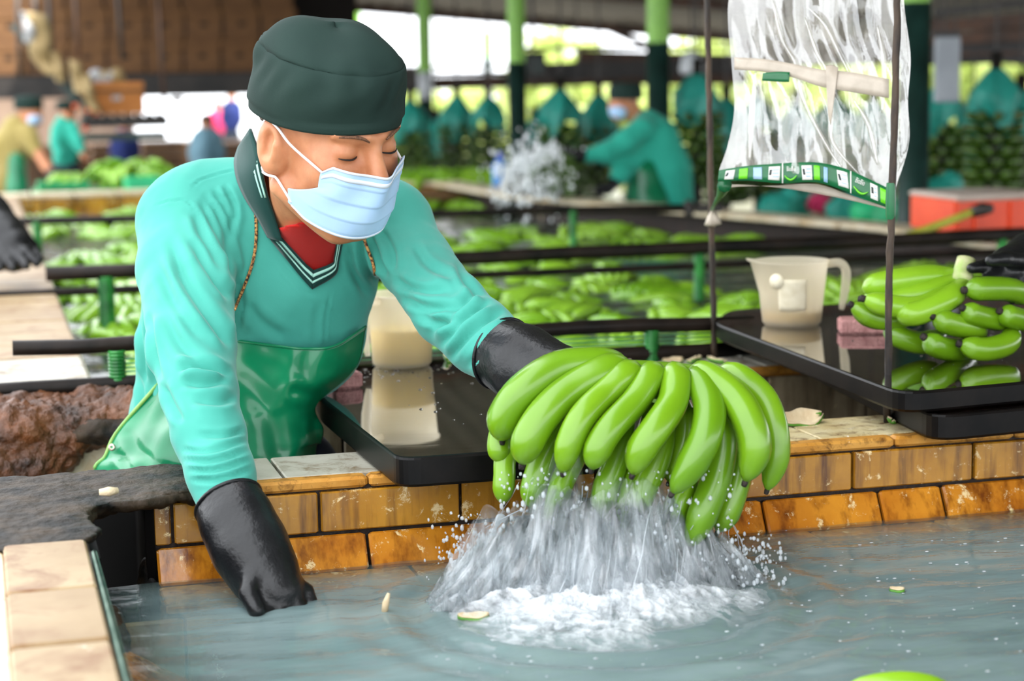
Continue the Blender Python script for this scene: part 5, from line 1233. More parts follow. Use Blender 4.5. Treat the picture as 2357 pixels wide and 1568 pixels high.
def bag_me(seed, long):
    V = []; seg = 28; n = 16
    for i in range(n):
        tt = i / (n - 1); z = .13 - long * tt; r = .018 + .088 * min(1, tt * 1.9) ** .8
        for k in range(seg):
            th = 2 * math.pi * k / seg; q = 1 + .22 * math.sin(5 * th + seed + 3 * tt) * (.3 + tt) + .10 * math.sin(11 * th - seed); V.append([r * q * math.cos(th), r * q * math.sin(th), z + .05 * math.sin(3 * th + seed) * tt])
    return pmesh('film_bag', V, grid_faces(n, seg, True), MT['tealbag'])
bags = [bag_me(s, l) for s, l in ((0, .22), (1.3, .27), (2.1, .20), (4.0, .31))]
bunch_labels = {0: 'bunch of dark green bananas with a teal bag hanging left of the far column'}
hang = [(945, 262, 12.0, 1.0, 'hanging bunch in a teal bag just right of the dark cap'), (1052, 246, 12.5, .95, 'hanging bunch with peaked teal bag between the two left columns'), (1124, 250, 12.2, .95, 'hanging bunch with teal bag left of the second column'), (1005, 300, 13.5, 1.0, 'shaded hanging bunch behind the white banded column'), (1290, 240, 11.0, 1.05, 'hanging bunch with the broad teal bag right of the second column'),
  (1378, 248, 11.4, 1.0, 'hanging bunch with teal bag in front of the bending worker'), (1230, 300, 13.0, 1.0, 'darker bunch hanging behind the white splash'), (1330, 330, 12.4, .9, 'low bunch hanging behind the worker\'s reaching arm'), (1605, 205, 9.6, 1.0, 'large bunch with teal bag right of the bending worker'), (1672, 262, 10.2, 1.0, 'bunch with teal bag seen behind the left thin rod'),
  (1745, 255, 10.5, 1.0, 'bunch seen through the left half of the plastic bag'), (1835, 268, 10.8, 1.0, 'bunch seen through the middle of the plastic bag'), (1925, 258, 10.4, 1.0, 'bunch seen through the creased right half of the plastic bag'), (2010, 265, 10.0, 1.0, 'bunch hanging just left of the nearest column'), (2172, 232, 8.8, .95, 'bunch with square teal bag under the grey panel'),
  (2240, 268, 9.4, .9, 'bunch with limp translucent teal bag right of the grey panel'), (2292, 195, 8.2, .95, 'bunch with the tall peaked teal bag near the right edge'), (2350, 245, 8.9, 1.0, 'bunch in teal bag cut by the right edge')]
for i, (x, y, d, s, lb) in enumerate(hang):
    p = PD(x, y, d); o = empty('banana_bunch', (p[0], p[1], p[2] - .05), lb, 'banana bunch', 'hanging banana bunches'); o.scale = (s, s, s); o.rotation_euler = (0, 0, i * 1.1)
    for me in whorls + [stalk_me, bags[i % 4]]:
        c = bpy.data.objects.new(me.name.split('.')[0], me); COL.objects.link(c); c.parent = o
    MB().tube([(p[0], p[1], p[2] + .1), (p[0], p[1], 2.9)], .006, 6).build('hanging_line', MT['steel'], o)
    ln = o.children[-1]; ln.matrix_parent_inverse = Matrix.Identity(4); ln.location = (0, 0, 0)
    me = ln.data; 
    for vtx in me.vertices: vtx.co = Vector((vtx.co.x / s, vtx.co.y / s, vtx.co.z / s))
    ln.rotation_euler = (0, 0, -i * 1.1)

# ------------------------------------------------------------------ stacked cartons, hanging conveyor and tables at the left
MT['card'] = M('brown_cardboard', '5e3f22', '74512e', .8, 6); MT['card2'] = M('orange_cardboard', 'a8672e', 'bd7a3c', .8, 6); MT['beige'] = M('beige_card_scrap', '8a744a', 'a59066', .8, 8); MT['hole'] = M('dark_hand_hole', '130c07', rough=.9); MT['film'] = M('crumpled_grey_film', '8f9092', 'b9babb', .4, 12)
MT['woodp'] = M('pallet_wood', '5a4026', '7a5a38', .8, 8)
def carton(p, w, h, dep, label):
    t = empty('carton', p, label, 'carton', 'cartons stacked on the platform at the upper left')
    MB().box((p[0], p[1] + dep / 2, p[2] + h * .36), (w * .94, dep, h * .72), bev=.006).build('carton_body', MT['card'], t)
    MB().box((p[0], p[1] + dep / 2, p[2] + h * .86), (w * .97, dep + .012, h * .28), bev=.006).build('lid', MT['card'], t)
    MB().box((p[0], p[1] - .001, p[2] + h * .52), (w * .20, .006, h * .12), bev=.002).build('hand_hole', MT['hole'], t)
    MB().box((p[0] + w * .5, p[1] + .02, p[2] + h * .45), (.018, .03, h * .5)).build('side_slot', MT['hole'], t); return t
pB = PD(380, 168, 13.8); wB, hB = .272, .226
ORD = ['first', 'second', 'third', 'fourth', 'fifth', 'sixth', 'seventh', 'eighth', 'ninth']
for r in range(3):
    for k in range(-5, 4):
        carton((pB[0] + k * wB + (r % 2) * .02, pB[1], pB[2] + r * hB), wB, hB, .42, 'brown carton, %s from the left in the %s row of the stacked wall' % (ORD[k + 5], ['bottom', 'middle', 'top'][r]))
st = empty('carton_platform', (pB[0], pB[1], 0), 'dark steel platform carrying the stacked cartons', 'platform')
MB().box((pB[0] - .2, pB[1] + .2, pB[2] - .085), (4.2, .5, .16)).build('deck', MT['steel'], st); MB().box((pB[0] - .2, pB[1] + .44, pB[2] + .28), (3.4, .02, .78)).build('sky_blocker', MT['hole'], st)  # added dark backing, stops bright sky showing through the carton gaps
for xx in (-1.8, 1.45): MB().box((pB[0] + xx, pB[1] + .3, (pB[2] - .16) / 2), (.08, .08, pB[2] - .16)).build('post', MT['steel'], st)
for k in range(6): MB().box((pB[0] - 2.2 + k * .75, pB[1] - .28, pB[2] - .19), (.08, .06, .04)).build('bracket', MT['purlin'], st)
# pallet stacks low behind the workers
for i, (x, y, w, h, d, lb) in enumerate([(245, 395, 60, 66, 14.6, 'low stack of brown crates behind the navy worker'), (380, 395, 96, 72, 14.4, 'wide stack of brown crates left of the grey blue shirt'), (540, 395, 80, 70, 14.8, 'stack of brown crates right of the grey blue shirt'), (180, 395, 60, 60, 15, 'low brown crates behind the bright teal shirt')]):
    b = PD(x, y, d); W, H = px(w * 2, d) / 2, px(h, d); t = empty('crate_stack', (b[0], b[1], 0), lb, 'crates')
    for k in range(4):
        z = b[2] + H * k / 4; MB().box((b[0], b[1] + .2, z + H * .10), (W, .4, H * .17), bev=.006).build('crate', MT['card'] if k % 2 else MT['woodp'], t)
    for s in (-1, 1): MB().box((b[0] + s * W * .42, b[1] + .2, b[2] / 2), (.06, .36, b[2])).build('support', MT['woodp'], t)
bw = PD(150, 330, 18); struct(MB().box((bw[0] - 1.35, bw[1], bw[2] + .28), (4.0, .12, .62)).build('wall_back', M('faded_wall', '6c584c', '84705f', .8, 3)))
bw = PD(330, 440, 15.5); struct(MB().box((bw[0], bw[1] + .4, bw[2] + .17), (3.0, .1, .42)).build('wall_left', M('brown_low_wall', '4a3523', '6a4e35', .8, 4)))
# hanging rods in front of the cartons
for x0, x1, y1, d, m_, lb in [(172, 180, 135, 12.0, 'purlin', 'rusty hanging rod above the loaded carton'), (268, 282, 138, 12.2, 'steel', 'olive hanging rod in front of the cartons'), (362, 378, 230, 12.4, 'purlin', 'pale brown hanging rod right of the loaded carton'), (78, 84, 165, 11.6, 'steel', 'green grey hanging rod at the upper left'), (38, 46, 180, 11.4, 'steel', 'dark hanging rod nearest the left edge'), (108, 122, 160, 11.8, 'steel', 'slanted hanging rod over the beige scraps')]:
    a, b = PD(x0, -60, d), PD(x1, y1, d); o = MB().tube([a, (a + b) / 2, b], .014, 8).build('hanging_rod', MT[m_], None, True); tag(o, lb, 'rod', 'rods hanging over the packing line')
# loaded open carton on the hanging conveyor
b = PD(262, 262, 11.8); t = empty('open_carton', b, 'orange cardboard carton filled with grey film on the hanging conveyor', 'carton'); W, H, Dp = px(136, 11.8), px(72, 11.8), .30
for c_, sz in (((0, 0, H / 2), (W, .012, H)), ((0, Dp, H / 2), (W, .012, H)), ((-W / 2, Dp / 2, H / 2), (.012, Dp, H)), ((W / 2, Dp / 2, H / 2), (.012, Dp, H)), ((0, Dp / 2, .006), (W, Dp, .012))):
    MB().box(b + np.array(c_), sz).build('panel', MT['card2'], t)
MB().box(b + np.array([0, -.012, H * .74]), (W * 1.01, .012, H * .10)).build('rim_fold', MT['card'], t); MB().box(b + np.array([.02, -.012, H * .5]), (W * .16, .008, H * .14), bev=.002).build('hand_hole', MT['film'], t)
for k in range(7):
    c_ = b + np.array([random.uniform(-.4, .42) * W, .12, H + random.uniform(-.01, .05)]); lump('film_scrap', MT['film'] if k % 2 else MT['beige'], t, [((c_[0], c_[1], c_[2]), (.05, .04, random.uniform(.03, .07)))], k, .014, 22, .012)
# conveyor rails
cv = empty('hanging_conveyor', PD(200, 270, 11.9), 'green grey conveyor frame hanging below the cartons', 'conveyor')
for pts, r in (([(30, 60), (120, 165), (190, 235), (205, 280)], .022), ([(60, 90), (140, 190), (175, 240)], .018)): MB().tube(spline([PD(x, y, 11.7) for x, y in pts], 12), r, 8).build('rail', MT['coldark'], cv, True)
a = PD(285, 280, 11.9); MB().box(a, (px(190, 11.9), .35, px(22, 11.9))).build('belt_frame', MT['steel'], cv); MB().box(a + np.array([0, .0, -.09]), (px(180, 11.9), .32, px(16, 11.9))).build('lower_frame', MT['coldark'], cv)
for k in range(8): MB().tube([a + np.array([-.23 + k * .065, -.17, .035]), a + np.array([-.23 + k * .065, .17, .035])], .014, 8).build('roller', MT['steel'], cv, True)
for x, y in ((205, 250), (172, 240), (222, 256), (195, 292)): MB().tube([PD(x, y, 11.6), PD(x + 3, y + 8, 11.6)], .018, 8).build('orange_fitting', M('orange_plastic', 'd8521a', rough=.5), cv, True)
for i, (pts, w, lb) in enumerate([([(82, 30), (96, 80), (92, 130), (130, 175)], 24, 'long beige cardboard flap hanging at the upper left'), ([(126, 120), (136, 160), (140, 190)], 12, 'narrow beige flap beside the long one'), ([(172, 140), (178, 180), (186, 215)], 14, 'pale strip of card hanging left of the loaded carton'), ([(196, 170), (205, 220), (222, 258)], 14, 'beige strip of card against the conveyor rail'), ([(60, 30), (66, 50), (70, 100)], 14, 'white scrap of film hung at the upper left')]):
    L = spline(pts, 14); d = 11.5; V = []
    for q in L:
        for s in np.linspace(-1, 1, 5): V.append(PD(q[0] + s * w, q[1] + 3 * s, d + .03 * s * s + .02 * math.sin(q[1] * .1 + i)))
    o = mobj('card_flap', V, grid_faces(14, 5), MT['beige'] if i < 4 else MT['film']); thick(o, .006, 0); tag(o, lb, 'card scrap', 'scraps hung on the packing line')
# green sorting table, trays and loose bananas
MT['gtray'] = M('green_plastic_tray', '0a8a50', '16a866', .4, 5); MT['gtray2'] = M('mint_plastic_box', '27b878', '34c888', .4, 5)
b = PD(245, 436, 10.4); tb = empty('sorting_table', (b[0], b[1], 0), 'green topped sorting table behind the far rim at the left', 'table')
MB().box((b[0], b[1], b[2] - .02), (px(330, 10.4), .6, .04), bev=.008).build('table_top', MT['gtray'], tb)
for sx in (-1, 1):
    for sy in (-1, 1): MB().box((b[0] + sx * .36, b[1] + sy * .25, (b[2] - .04) / 2), (.05, .05, b[2] - .04)).build('leg', MT['steel'], tb)
def tray_box(x, y, d, w, h, mat, lb):
    b = PD(x, y, d); W, H = px(w, d), px(h, d); t = empty('plastic_tray', b, lb, 'tray', 'green plastic trays on the sorting table')
    for c_, sz in (((0, -.12, H / 2), (W, .012, H)), ((0, .12, H / 2), (W, .012, H)), ((-W / 2, 0, H / 2), (.012, .24, H)), ((W / 2, 0, H / 2), (.012, .24, H)), ((0, 0, .006), (W, .24, .012))): MB().box(b + np.array(c_), sz, bev=.003).build('side', mat, t)
    MB().box(b + np.array([0, -.125, H * .93]), (W * 1.03, .02, H * .14), bev=.004).build('rim', mat, t); return t
tray_box(328, 434, 10.2, 74, 26, MT['gtray2'], 'mint green plastic box at the right end of the sorting table'); tray_box(145, 434, 10.2, 110, 16, MT['gtray'], 'low dark green tray at the left end of the sorting table')
def place_hand(x, y, d, k, rot, s, lb, g):
    o = bpy.data.objects.new('banana_hand', pm_join[k]); COL.objects.link(o); p = PD(x, y, d); o.location = p; o.rotation_euler = rot; o.scale = (s, s, s); tag(o, lb, 'bananas', g)
for i in range(9): place_hand(232 + i * 16, 402 - (i % 3) * 10, 10.5 + (i % 2) * .1, i % 4, (.2, .3 * (i % 3), i * .9), 1.0, 'hand of bananas heaped on the green sorting table', 'banana hands heaped on the sorting table')
for i in range(4): place_hand(130 + i * 14, 412, 10.4, i % 4, (.1, .2, i * 1.4), .9, 'hand of bananas under the khaki worker\'s gloves', 'banana hands in the left tray')
# banana pile on the far counter, centre
b = PD(1010, 436, 9.6); tb = empty('far_counter', (b[0], b[1], 0), 'worn wooden counter heaped with bananas behind the tank', 'counter')
MB().box((b[0], b[1] + .1, b[2] - .02), (.72, .5, .05), bev=.008).build('counter_top', MT['woodp'], tb)
for sx in (-1, 1): MB().box((b[0] + sx * .3, b[1] + .2, (b[2] - .045) / 2), (.06, .4, b[2] - .045)).build('leg', MT['woodp'], tb)
for i in range(16): place_hand(918 + (i % 8) * 26, 420 - (i // 8) * 16, 9.7 + .12 * (i // 8), i % 4, (.2, .25, i * 1.7), 1.0, 'hand of bananas in the pile on the far counter', 'banana hands piled on the far counter')
# blue water bottle
p = PD(1153, 432, 9.2); t = empty('water_bottle', p, 'blue plastic water bottle beside the far splash', 'bottle'); R = px(20, 9.2)
V, Fc = lathe_geo([(.01, 0), (R * .95, 0), (R, .02), (R, px(42, 9.2)), (R * .8, px(58, 9.2)), (R * .35, px(66, 9.2)), (.005, px(66, 9.2))], 20, p); mobj('bottle_body', V, Fc, M('blue_plastic', '4a86c8', '6fa2d8', .2, 5), t)
V, Fc = lathe_geo([(R * .42, px(64, 9.2)), (R * .45, px(82, 9.2)), (.005, px(84, 9.2))], 16, p); mobj('bottle_cap', V, Fc, M('blue_cap', '1c3fb0', rough=.4), t)

# ------------------------------------------------------------------ right side: crate, bamboo, grey panel, fallen bags
MT['orange'] = M('orange_plastic_crate', 'd83d10', 'e84c1c', .4, 5); MT['greyp'] = M('grey_panel', '8d949c', 'a4abb2', .5, 4); MT['bamboo'] = M('yellow_bamboo', '9a9a2e', 'b5b244', .4, 12)
p = PD(2200, 538, 5.75); W, H = px(230, 5.75), px(90, 5.75); t = empty('plastic_crate', p, 'bright orange plastic crate on the rim at the right edge', 'crate')
for c_, sz in (((W / 2, 0, H * .42), (W, .014, H * .84)), ((W / 2, .28, H * .42), (W, .014, H * .84)), ((0, .14, H * .42), (.014, .28, H * .84)), ((W, .14, H * .42), (.014, .28, H * .84)), ((W / 2, .14, .006), (W, .28, .012))): MB().box(p + np.array(c_), sz, bev=.003).build('side', MT['orange'], t)
MB().box(p + np.array([W / 2, .14, H * .90]), (W * 1.05, .32, H * .16), bev=.008).build('lid', M('pale_lid', 'b9a89c', 'cbbcb0', .5, 6), t)
MB().box(p + np.array([W * .60, -.012, H * .40]), (.012, .014, H * .78), bev=.003).build('rib', MT['orange'], t); MB().box(p + np.array([W * .2, -.012, H * .40]), (.012, .014, H * .78), bev=.003).build('rib', MT['orange'], t)
L = spline([PD(2040, 560, 5.5), PD(2150, 522, 5.55), PD(2245, 486, 5.6)], 12); bb = MB().tube(L, .012, 10).build('bamboo_pole', MT['bamboo'], None, True); tag(bb, 'yellow green pole with a dark end lying across the right rim', 'pole')
MB().tube([PD(2238, 489, 5.59), PD(2262, 481, 5.6), PD(2282, 480, 5.61)], [.016, .02, .014], 10).build('dark_end', MT['steel'], bb, True)
p = PD(2180, 160, 7.6); t = empty('grey_panel', p, 'blank grey panel hanging right of the nearest column', 'panel'); MB().box(p, (px(64, 7.6), .02, px(150, 7.6)), bev=.006).build('sheet', MT['greyp'], t); MB().box(p + np.array([0, .02, .14]), (px(70, 7.6), .03, .02)).build('hanger_bar', MT['steel'], t)
for x in (2160, 2200): MB().tube([PD(x, 90, 7.65), PD(x, -140, 7.65)], .004, 6).build('hanger', MT['steel'], t)
for i, (x, y, d, s, m_, lb) in enumerate([(1790, 482, 8.2, .085, 'tealbag', 'crumpled teal film heap under the plastic bag'), (1850, 470, 8.4, .06, 'tealbag', 'smaller teal film heap left of the pink bundle'), (1885, 470, 8.3, .05, 'pink', 'pink bundle among the teal film heaps'), (1945, 480, 8.2, .08, 'tealbag', 'pale teal film heap right of the pink bundle'), (2010, 490, 7.9, .09, 'gtray2', 'bright green bundle left of the nearest column'), (2150, 460, 7.2, .10, 'tealbag', 'teal film heap right of the nearest column')]):
    p = PD(x, y, d); o = lump('film_heap' if m_ != 'pink' else 'cloth_bundle', MT[m_], None, [(p, (s, s * .7, s * .8)), (p + np.array([s * .6, 0, s * .3]), (s * .5, s * .5, s * .7))], i, .018, 16, .012); tag(o, lb, 'bag' if m_ != 'pink' else 'bundle', 'bundles on the far rim')
lg = PD(1850, 520, 8.25); sh = empty('rear_bench', (lg[0], lg[1], 0), 'low pale bench behind the right rim carrying film heaps', 'bench')
MB().box((lg[0] + .3, lg[1] - .05, lg[2] + .0), (1.9, .8, .05), bev=.006).build('bench_top', MT['ptile'], sh)
for s in (-.5, 1.1): MB().box((lg[0] + s, lg[1] + .1, (lg[2] - .025) / 2), (.06, .4, lg[2] - .025)).build('leg', MT['steel'], sh)

# ------------------------------------------------------------------ roof beams, machinery and foliage beyond the shed
def beam(x0, y0, x1, y1, d0, d1, w, mat, n):
    a, b = PD(x0, y0, d0), PD(x1, y1, d1); d = b - a; L = np.linalg.norm(d); d /= L; s = np.cross(d, [0, 0, 1]); s /= np.linalg.norm(s); R_ = np.array([d, s, np.cross(s, d)]).T
    return struct(MB().box((a + b) / 2, (L, w * .8, w), R=R_).build('trim_%d' % n, mat))
bm = [(860, 196, 1720, 172, 15, 15, .10, 'purlin'), (880, 158, 1180, 150, 16, 16, .03, 'steel'), (880, 172, 1180, 168, 16, 16, .03, 'steel'), (1190, 112, 1720, 108, 15, 15, .03, 'steel'), (1190, 168, 1700, 150, 14, 14, .13, 'steel'), (1200, 186, 1720, 186, 14.5, 14.5, .06, 'purlin'), (1330, 130, 1720, 140, 15.2, 15.2, .10, 'purlin'), (1400, 66, 1500, 110, 16, 16, .06, 'purlin'),
      (1690, 128, 2357, 110, 12, 12, .16, 'purlin'), (2140, 62, 2400, 42, 9, 9, .06, 'purlin'), (2140, 92, 2400, 78, 9, 9, .05, 'purlin'), (2140, 112, 2400, 104, 9.2, 9.2, .05, 'steel'), (2140, 140, 2400, 134, 9.5, 9.5, .04, 'steel'), (2150, 30, 2400, 0, 9, 9, .03, 'steel'), (560, 5, 640, 5, 15, 15, .2, 'purlin'), (640, 20, 830, 20, 17, 17, .5, 'card')]
for i, b in enumerate(bm[:-1]): beam(*b[:6], b[6], MT[b[7]], 20 + i)
p = PD(1226, 185, 13.5); t = empty('control_box', p, 'dark box machine hanging right of the second column', 'machine'); MB().box(p + np.array([0, 0, .10]), (.16, .14, .20), bev=.01).build('housing', MT['steel'], t); MB().box(p + np.array([0, -.075, .11]), (.11, .01, .12), bev=.003).build('front_door', MT['coldark'], t); MB().tube([p + np.array([0, 0, .2]), p + np.array([0, 0, .6])], .01, 6).build('hanger', MT['steel'], t)
p = PD(1592, 150, 10.8); t = empty('hanging_scale', p, 'pale hanging scale between the roof beams', 'scale'); V, Fc = lathe_geo([(.01, .08), (.05, .07), (.07, -.02), (.06, -.05), (.005, -.05)], 16, p); mobj('scale_body', V, Fc, MT['colwhite'], t); MB().tube([p + np.array([0, 0, .08]), p + np.array([0, 0, .5])], .006, 6).build('hook_line', MT['steel'], t)
t = NT('sunlit_leaves'); oi = t.n('ShaderNodeObjectInfo'); gm = t.n('ShaderNodeNewGeometry')
t.set(Base_Color=t.ramp(t.noise(1.3, gm.outputs['Position'], 3), [(.3, '9db45c'), (.7, 'd2da98')]), Roughness=.6); tl = t.n('ShaderNodeBsdfTranslucent'); tl.inputs[0].default_value = lin('dbe59a'); mx = t.n('ShaderNodeMixShader'); mx.inputs[0].default_value = .5; t.l(t.b.outputs[0], mx.inputs[1]); t.l(tl.outputs[0], mx.inputs[2]); t.l(mx.outputs[0], t.out.inputs[0]); MT['leaf'] = t.m
MT['bark'] = M('bark', '4a3524', '6b5036', .9, 8)
def bush(x, ytop, ybot, w, d, n, lb, leaf=.22, wild=False):
    a, b = PD(x, ytop, d), PD(x, ybot, d); H = a[2] - b[2]; W = px(w, d); root = empty('leafy_tree', (b[0], b[1], 0), lb, 'tree', 'sunlit trees beyond the shed'); mb = MB()
    P = RNG.normal(0, 1, (n, 3)); P /= np.linalg.norm(P, axis=1)[:, None]; P *= RNG.random((n, 1)) ** .33
    for q in P:
        c = np.array([b[0] + q[0] * W / 2, b[1] + q[1] * W / 3, b[2] + H / 2 + q[2] * H / 2]); s = leaf * random.uniform(.5, 1.2)
        u = RNG.normal(0, 1, 3); u[2] -= .5; u /= np.linalg.norm(u); v_ = np.cross(u, RNG.normal(0, 1, 3)); v_ /= np.linalg.norm(v_) + 1e-9; nn = np.cross(u, v_)
        mb.add([c - u * s, c + v_ * s * .32 + nn * s * .08, c + u * s, c - v_ * s * .32 + nn * s * .08], [[0, 1, 2, 3]])
    o = mb.build('foliage', MT['leaf'], root, False); tag(o, kind='stuff')
    MB().tube([(b[0], b[1], 0), (b[0] + .05, b[1], b[2] + H * .5)], [.12, .06], 8).build('trunk', MT['bark'], root, True); return root
for x, yt, yb, w, d, n, lb in [(930, 195, 420, 260, 26, 700, 'low sunlit shrub behind the dark cap'), (1090, 205, 430, 220, 27, 700, 'low sunlit shrub between the two left columns'), (1290, 60, 420, 300, 30, 1100, 'pale sunlit tree right of the second column'), (1450, 190, 430, 240, 24, 700, 'sunlit shrub behind the bending worker'), (1640, 60, 440, 300, 28, 1000, 'sunlit tree behind the left thin rod'), (1830, 120, 470, 260, 25, 900, 'sunlit tree seen through the plastic bag'), (2010, 60, 480, 260, 27, 900, 'sunlit tree left of the nearest column'), (2220, -40, 480, 320, 22, 1100, 'bright tree behind the grey panel'), (2400, -60, 480, 320, 21, 1000, 'bright tree at the right edge')]: bush(x, yt, yb, w, d, n, lb)
# ------------------------------------------------------------------ splashing water
t = NT('white_splash_water'); t.set(Base_Color=(.86, .90, .93, 1), Roughness=.12, Transmission_Weight=.62, IOR=1.33, Specular_IOR_Level=.8)
df = t.n('ShaderNodeBsdfDiffuse'); df.inputs[0].default_value = (.70, .76, .80, 1); tr = t.n('ShaderNodeBsdfTransparent'); m1 = t.n('ShaderNodeMixShader'); m1.inputs[0].default_value = .24; t.l(t.b.outputs[0], m1.inputs[1]); t.l(df.outputs[0], m1.inputs[2])
m2 = t.n('ShaderNodeMixShader'); m2.inputs[0].default_value = .3; t.l(m1.outputs[0], m2.inputs[1]); t.l(tr.outputs[0], m2.inputs[2]); t.l(m2.outputs[0], t.out.inputs[0]); MT['splash'] = t.m
MT['foam'] = M('white_foam', 'e6ecf0', 'f2f5f8', .3, 20)
def sphere_geo(r, c):
    V = [[0, 0, 1], [0, 0, -1], [1, 0, 0], [-1, 0, 0], [0, 1, 0], [0, -1, 0]]; Fc = [[0, 2, 4], [0, 4, 3], [0, 3, 5], [0, 5, 2], [1, 4, 2], [1, 3, 4], [1, 5, 3], [1, 2, 5]]
    return np.array(V, float) * r + np.asarray(c), Fc
_ico = bmesh.new(); bmesh.ops.create_icosphere(_ico, subdivisions=1, radius=1.0); ICO_V = np.array([v.co[:] for v in _ico.verts]); ICO_F = [[v.index for v in f.verts] for f in _ico.faces]; _ico.free()
def splash(name, label, top_fn, base_fn, n_str, n_drop, drop_fn, mound=None, rs=(.0006, .0026), dscale=1.0):
    root = empty(name, base_fn(.5, .5), label, 'water splash')
    mb = MB()
    for _ in range(n_str):
        u = random.random(); a = top_fn(u); b = base_fn(u + random.gauss(0, .05), random.random()); m = (a + b) / 2 + RNG.normal(0, .006, 3) + np.array([0, 0, .008])
        L = spline([a, m, b], 8); L[1:-1] += RNG.normal(0, .0016, (6, 3)); r = random.uniform(*rs) ; rr = r * (.5 + RNG.random(8)) ; mb.tube(L, rr, 5)
    o = mb.build('water_strands', MT['splash'], root, True); tag(o, kind='stuff')
    mb = MB()
    for _ in range(n_drop):
        c = drop_fn(); r = random.choice([.0008, .0011, .0015, .002, .0028]) * dscale; s = np.array([1, 1, random.uniform(1, 1.8)]); mb.add(ICO_V * r * s + c, ICO_F)
    o = mb.build('droplets', MT['splash'], root, True); tag(o, kind='stuff')
    return root
def top1(u):
    x = 1170 + 520 * u; y = 1060 + 130 * random.random() + 60 * math.sin(u * 3.1); return PD(x, y, 2.47 + random.uniform(-.05, .05))
def base1(u, v):
    x = 1060 + 660 * u; y = 1300 + 130 * v * math.sin(math.pi * min(1, max(0, u))) + 25; p = PZ(x, y, WAT); return p
def drop1():
    k = random.random()
    if k < .25: x, y = random.gauss(1090, 45), random.gauss(1270, 40); return PD(x, min(y, 1335), 2.5 + random.uniform(-.04, .04))
    if k < .45: x, y = random.gauss(1735, 35), random.gauss(1310, 45); return PD(x, min(y, 1390), 2.5 + random.uniform(-.05, .02))
    x, y = random.uniform(1150, 1700), random.uniform(1080, 1330); return PD(x, y, 2.45 + random.uniform(-.05, .05))
sp = splash('water_splash', 'white splash of water pouring off the lifted bananas', top1, base1, 60, 820, drop1, rs=(.0003, .0008))
def film_mat(name, scale, lo_, hi_, white):
    t = NT(name); v = t.coord('Object', scale); at = t.n('ShaderNodeAttribute', attribute_name='fade'); nz = t.noise(1.0, v, 6, .62, .5)
    fac = t.ramp(nz, [(lo_, (0, 0, 0)), (hi_, (1, 1, 1))]); mu = t.n('ShaderNodeMath', operation='MULTIPLY'); t.l(fac, mu.inputs[0]); t.l(at.outputs['Fac'], mu.inputs[1])
    bp = t.n('ShaderNodeBump'); bp.inputs['Strength'].default_value = .7; bp.inputs['Distance'].default_value = .006; t.l(nz, bp.inputs['Height'])
    df = t.n('ShaderNodeBsdfDiffuse'); df.inputs[0].default_value = white; tl = t.n('ShaderNodeBsdfTranslucent'); tl.inputs[0].default_value = white; gl = t.n('ShaderNodeBsdfGlossy'); gl.inputs['Roughness'].default_value = .12
    t.l(bp.outputs[0], df.inputs['Normal']); t.l(bp.outputs[0], gl.inputs['Normal']); tr = t.n('ShaderNodeBsdfTransparent'); tr.inputs[0].default_value = (.97, .985, .99, 1)
    m1 = t.n('ShaderNodeMixShader'); m1.inputs[0].default_value = .4; t.l(df.outputs[0], m1.inputs[1]); t.l(tl.outputs[0], m1.inputs[2])
    m2 = t.n('ShaderNodeMixShader'); t.l(mu.outputs[0], m2.inputs[0]); t.l(tr.outputs[0], m2.inputs[1]); t.l(m1.outputs[0], m2.inputs[2])
    m3 = t.n('ShaderNodeMixShader'); m3.inputs[0].default_value = .07; t.l(m2.outputs[0], m3.inputs[1]); t.l(gl.outputs[0], m3.inputs[2]); t.l(m3.outputs[0], t.out.inputs[0]); return t.m
MT['curtain'] = film_mat('falling_water_film', (75, 75, 13), .38, .64, (.92, .95, .98, 1)); MT['froth'] = film_mat('churned_froth', (48, 30, 48), .30, .58, (.92, .95, .98, 1))
def faded(name, V, Fc, fade, mat):
    o = mobj(name, V, Fc, mat, sp); ca = o.data.color_attributes.new('fade', 'FLOAT_COLOR', 'POINT'); ca.data.foreach_set('color', np.repeat(np.clip(fade, 0, 1)[:, None], 4, 1).astype(np.float32).ravel()); return o
cen = PZ(1392, 1372, WAT)
for k, (sx, sy, top, seed) in enumerate([(1.0, 1.0, .105, 1), (.86, .8, .125, 2), (.70, .65, .13, 3), (.52, .5, .12, 4), (.94, .55, .12, 5), (.34, .35, .12, 6), (.78, .25, .13, 7)]):
    na, nh = 220, 46; A, Hh = np.meshgrid(np.linspace(0, 2 * math.pi, na, endpoint=False), np.linspace(0, 1, nh), indexing='ij'); ca, sa = np.cos(A), np.sin(A)
    Q = np.stack([ca * 2.2 * sx + 5 * seed, sa * 2.2 * sy, Hh * .8], -1).reshape(-1, 3)
    n1 = vnoise(Q * 1.6, seed).reshape(A.shape); n2 = vnoise(Q * np.array([5, 5, 2.5]), seed + 20).reshape(A.shape); n3 = vnoise(Q * np.array([14, 14, 5]), seed + 40).reshape(A.shape)
    flare = (1 - Hh) ** 2.2; left = np.clip(-ca, 0, 1)
    rx = sx * (.160 + .052 * flare * (1 + .35 * left)) * (1 + .10 * n1 + .05 * n2 + .018 * n3); ry = sy * (.052 + .030 * flare) * (1 + .22 * n1 + .14 * n2 + .05 * n3)
    zt = top * (1 + .30 * n1[:, :1] + .25 * n2[:, :1]) * (1 - .42 * np.abs(ca) ** 3)
    V = np.stack([cen[0] + rx * ca - .02 * sa, cen[1] + .02 + ry * sa - .16 * rx * ca * 0, WAT + .002 + zt * Hh], -1).reshape(-1, 3)
    fade = (np.clip((1 - Hh) * 2.6, 0, 1) * (.55 + .45 * (1 - Hh)) * np.clip(.9 + .8 * n1 + .3 * n2, .15, 1.1)).ravel() * .9
    faded('water_curtain', V, grid_faces(na, nh, True), fade, MT['curtain'])
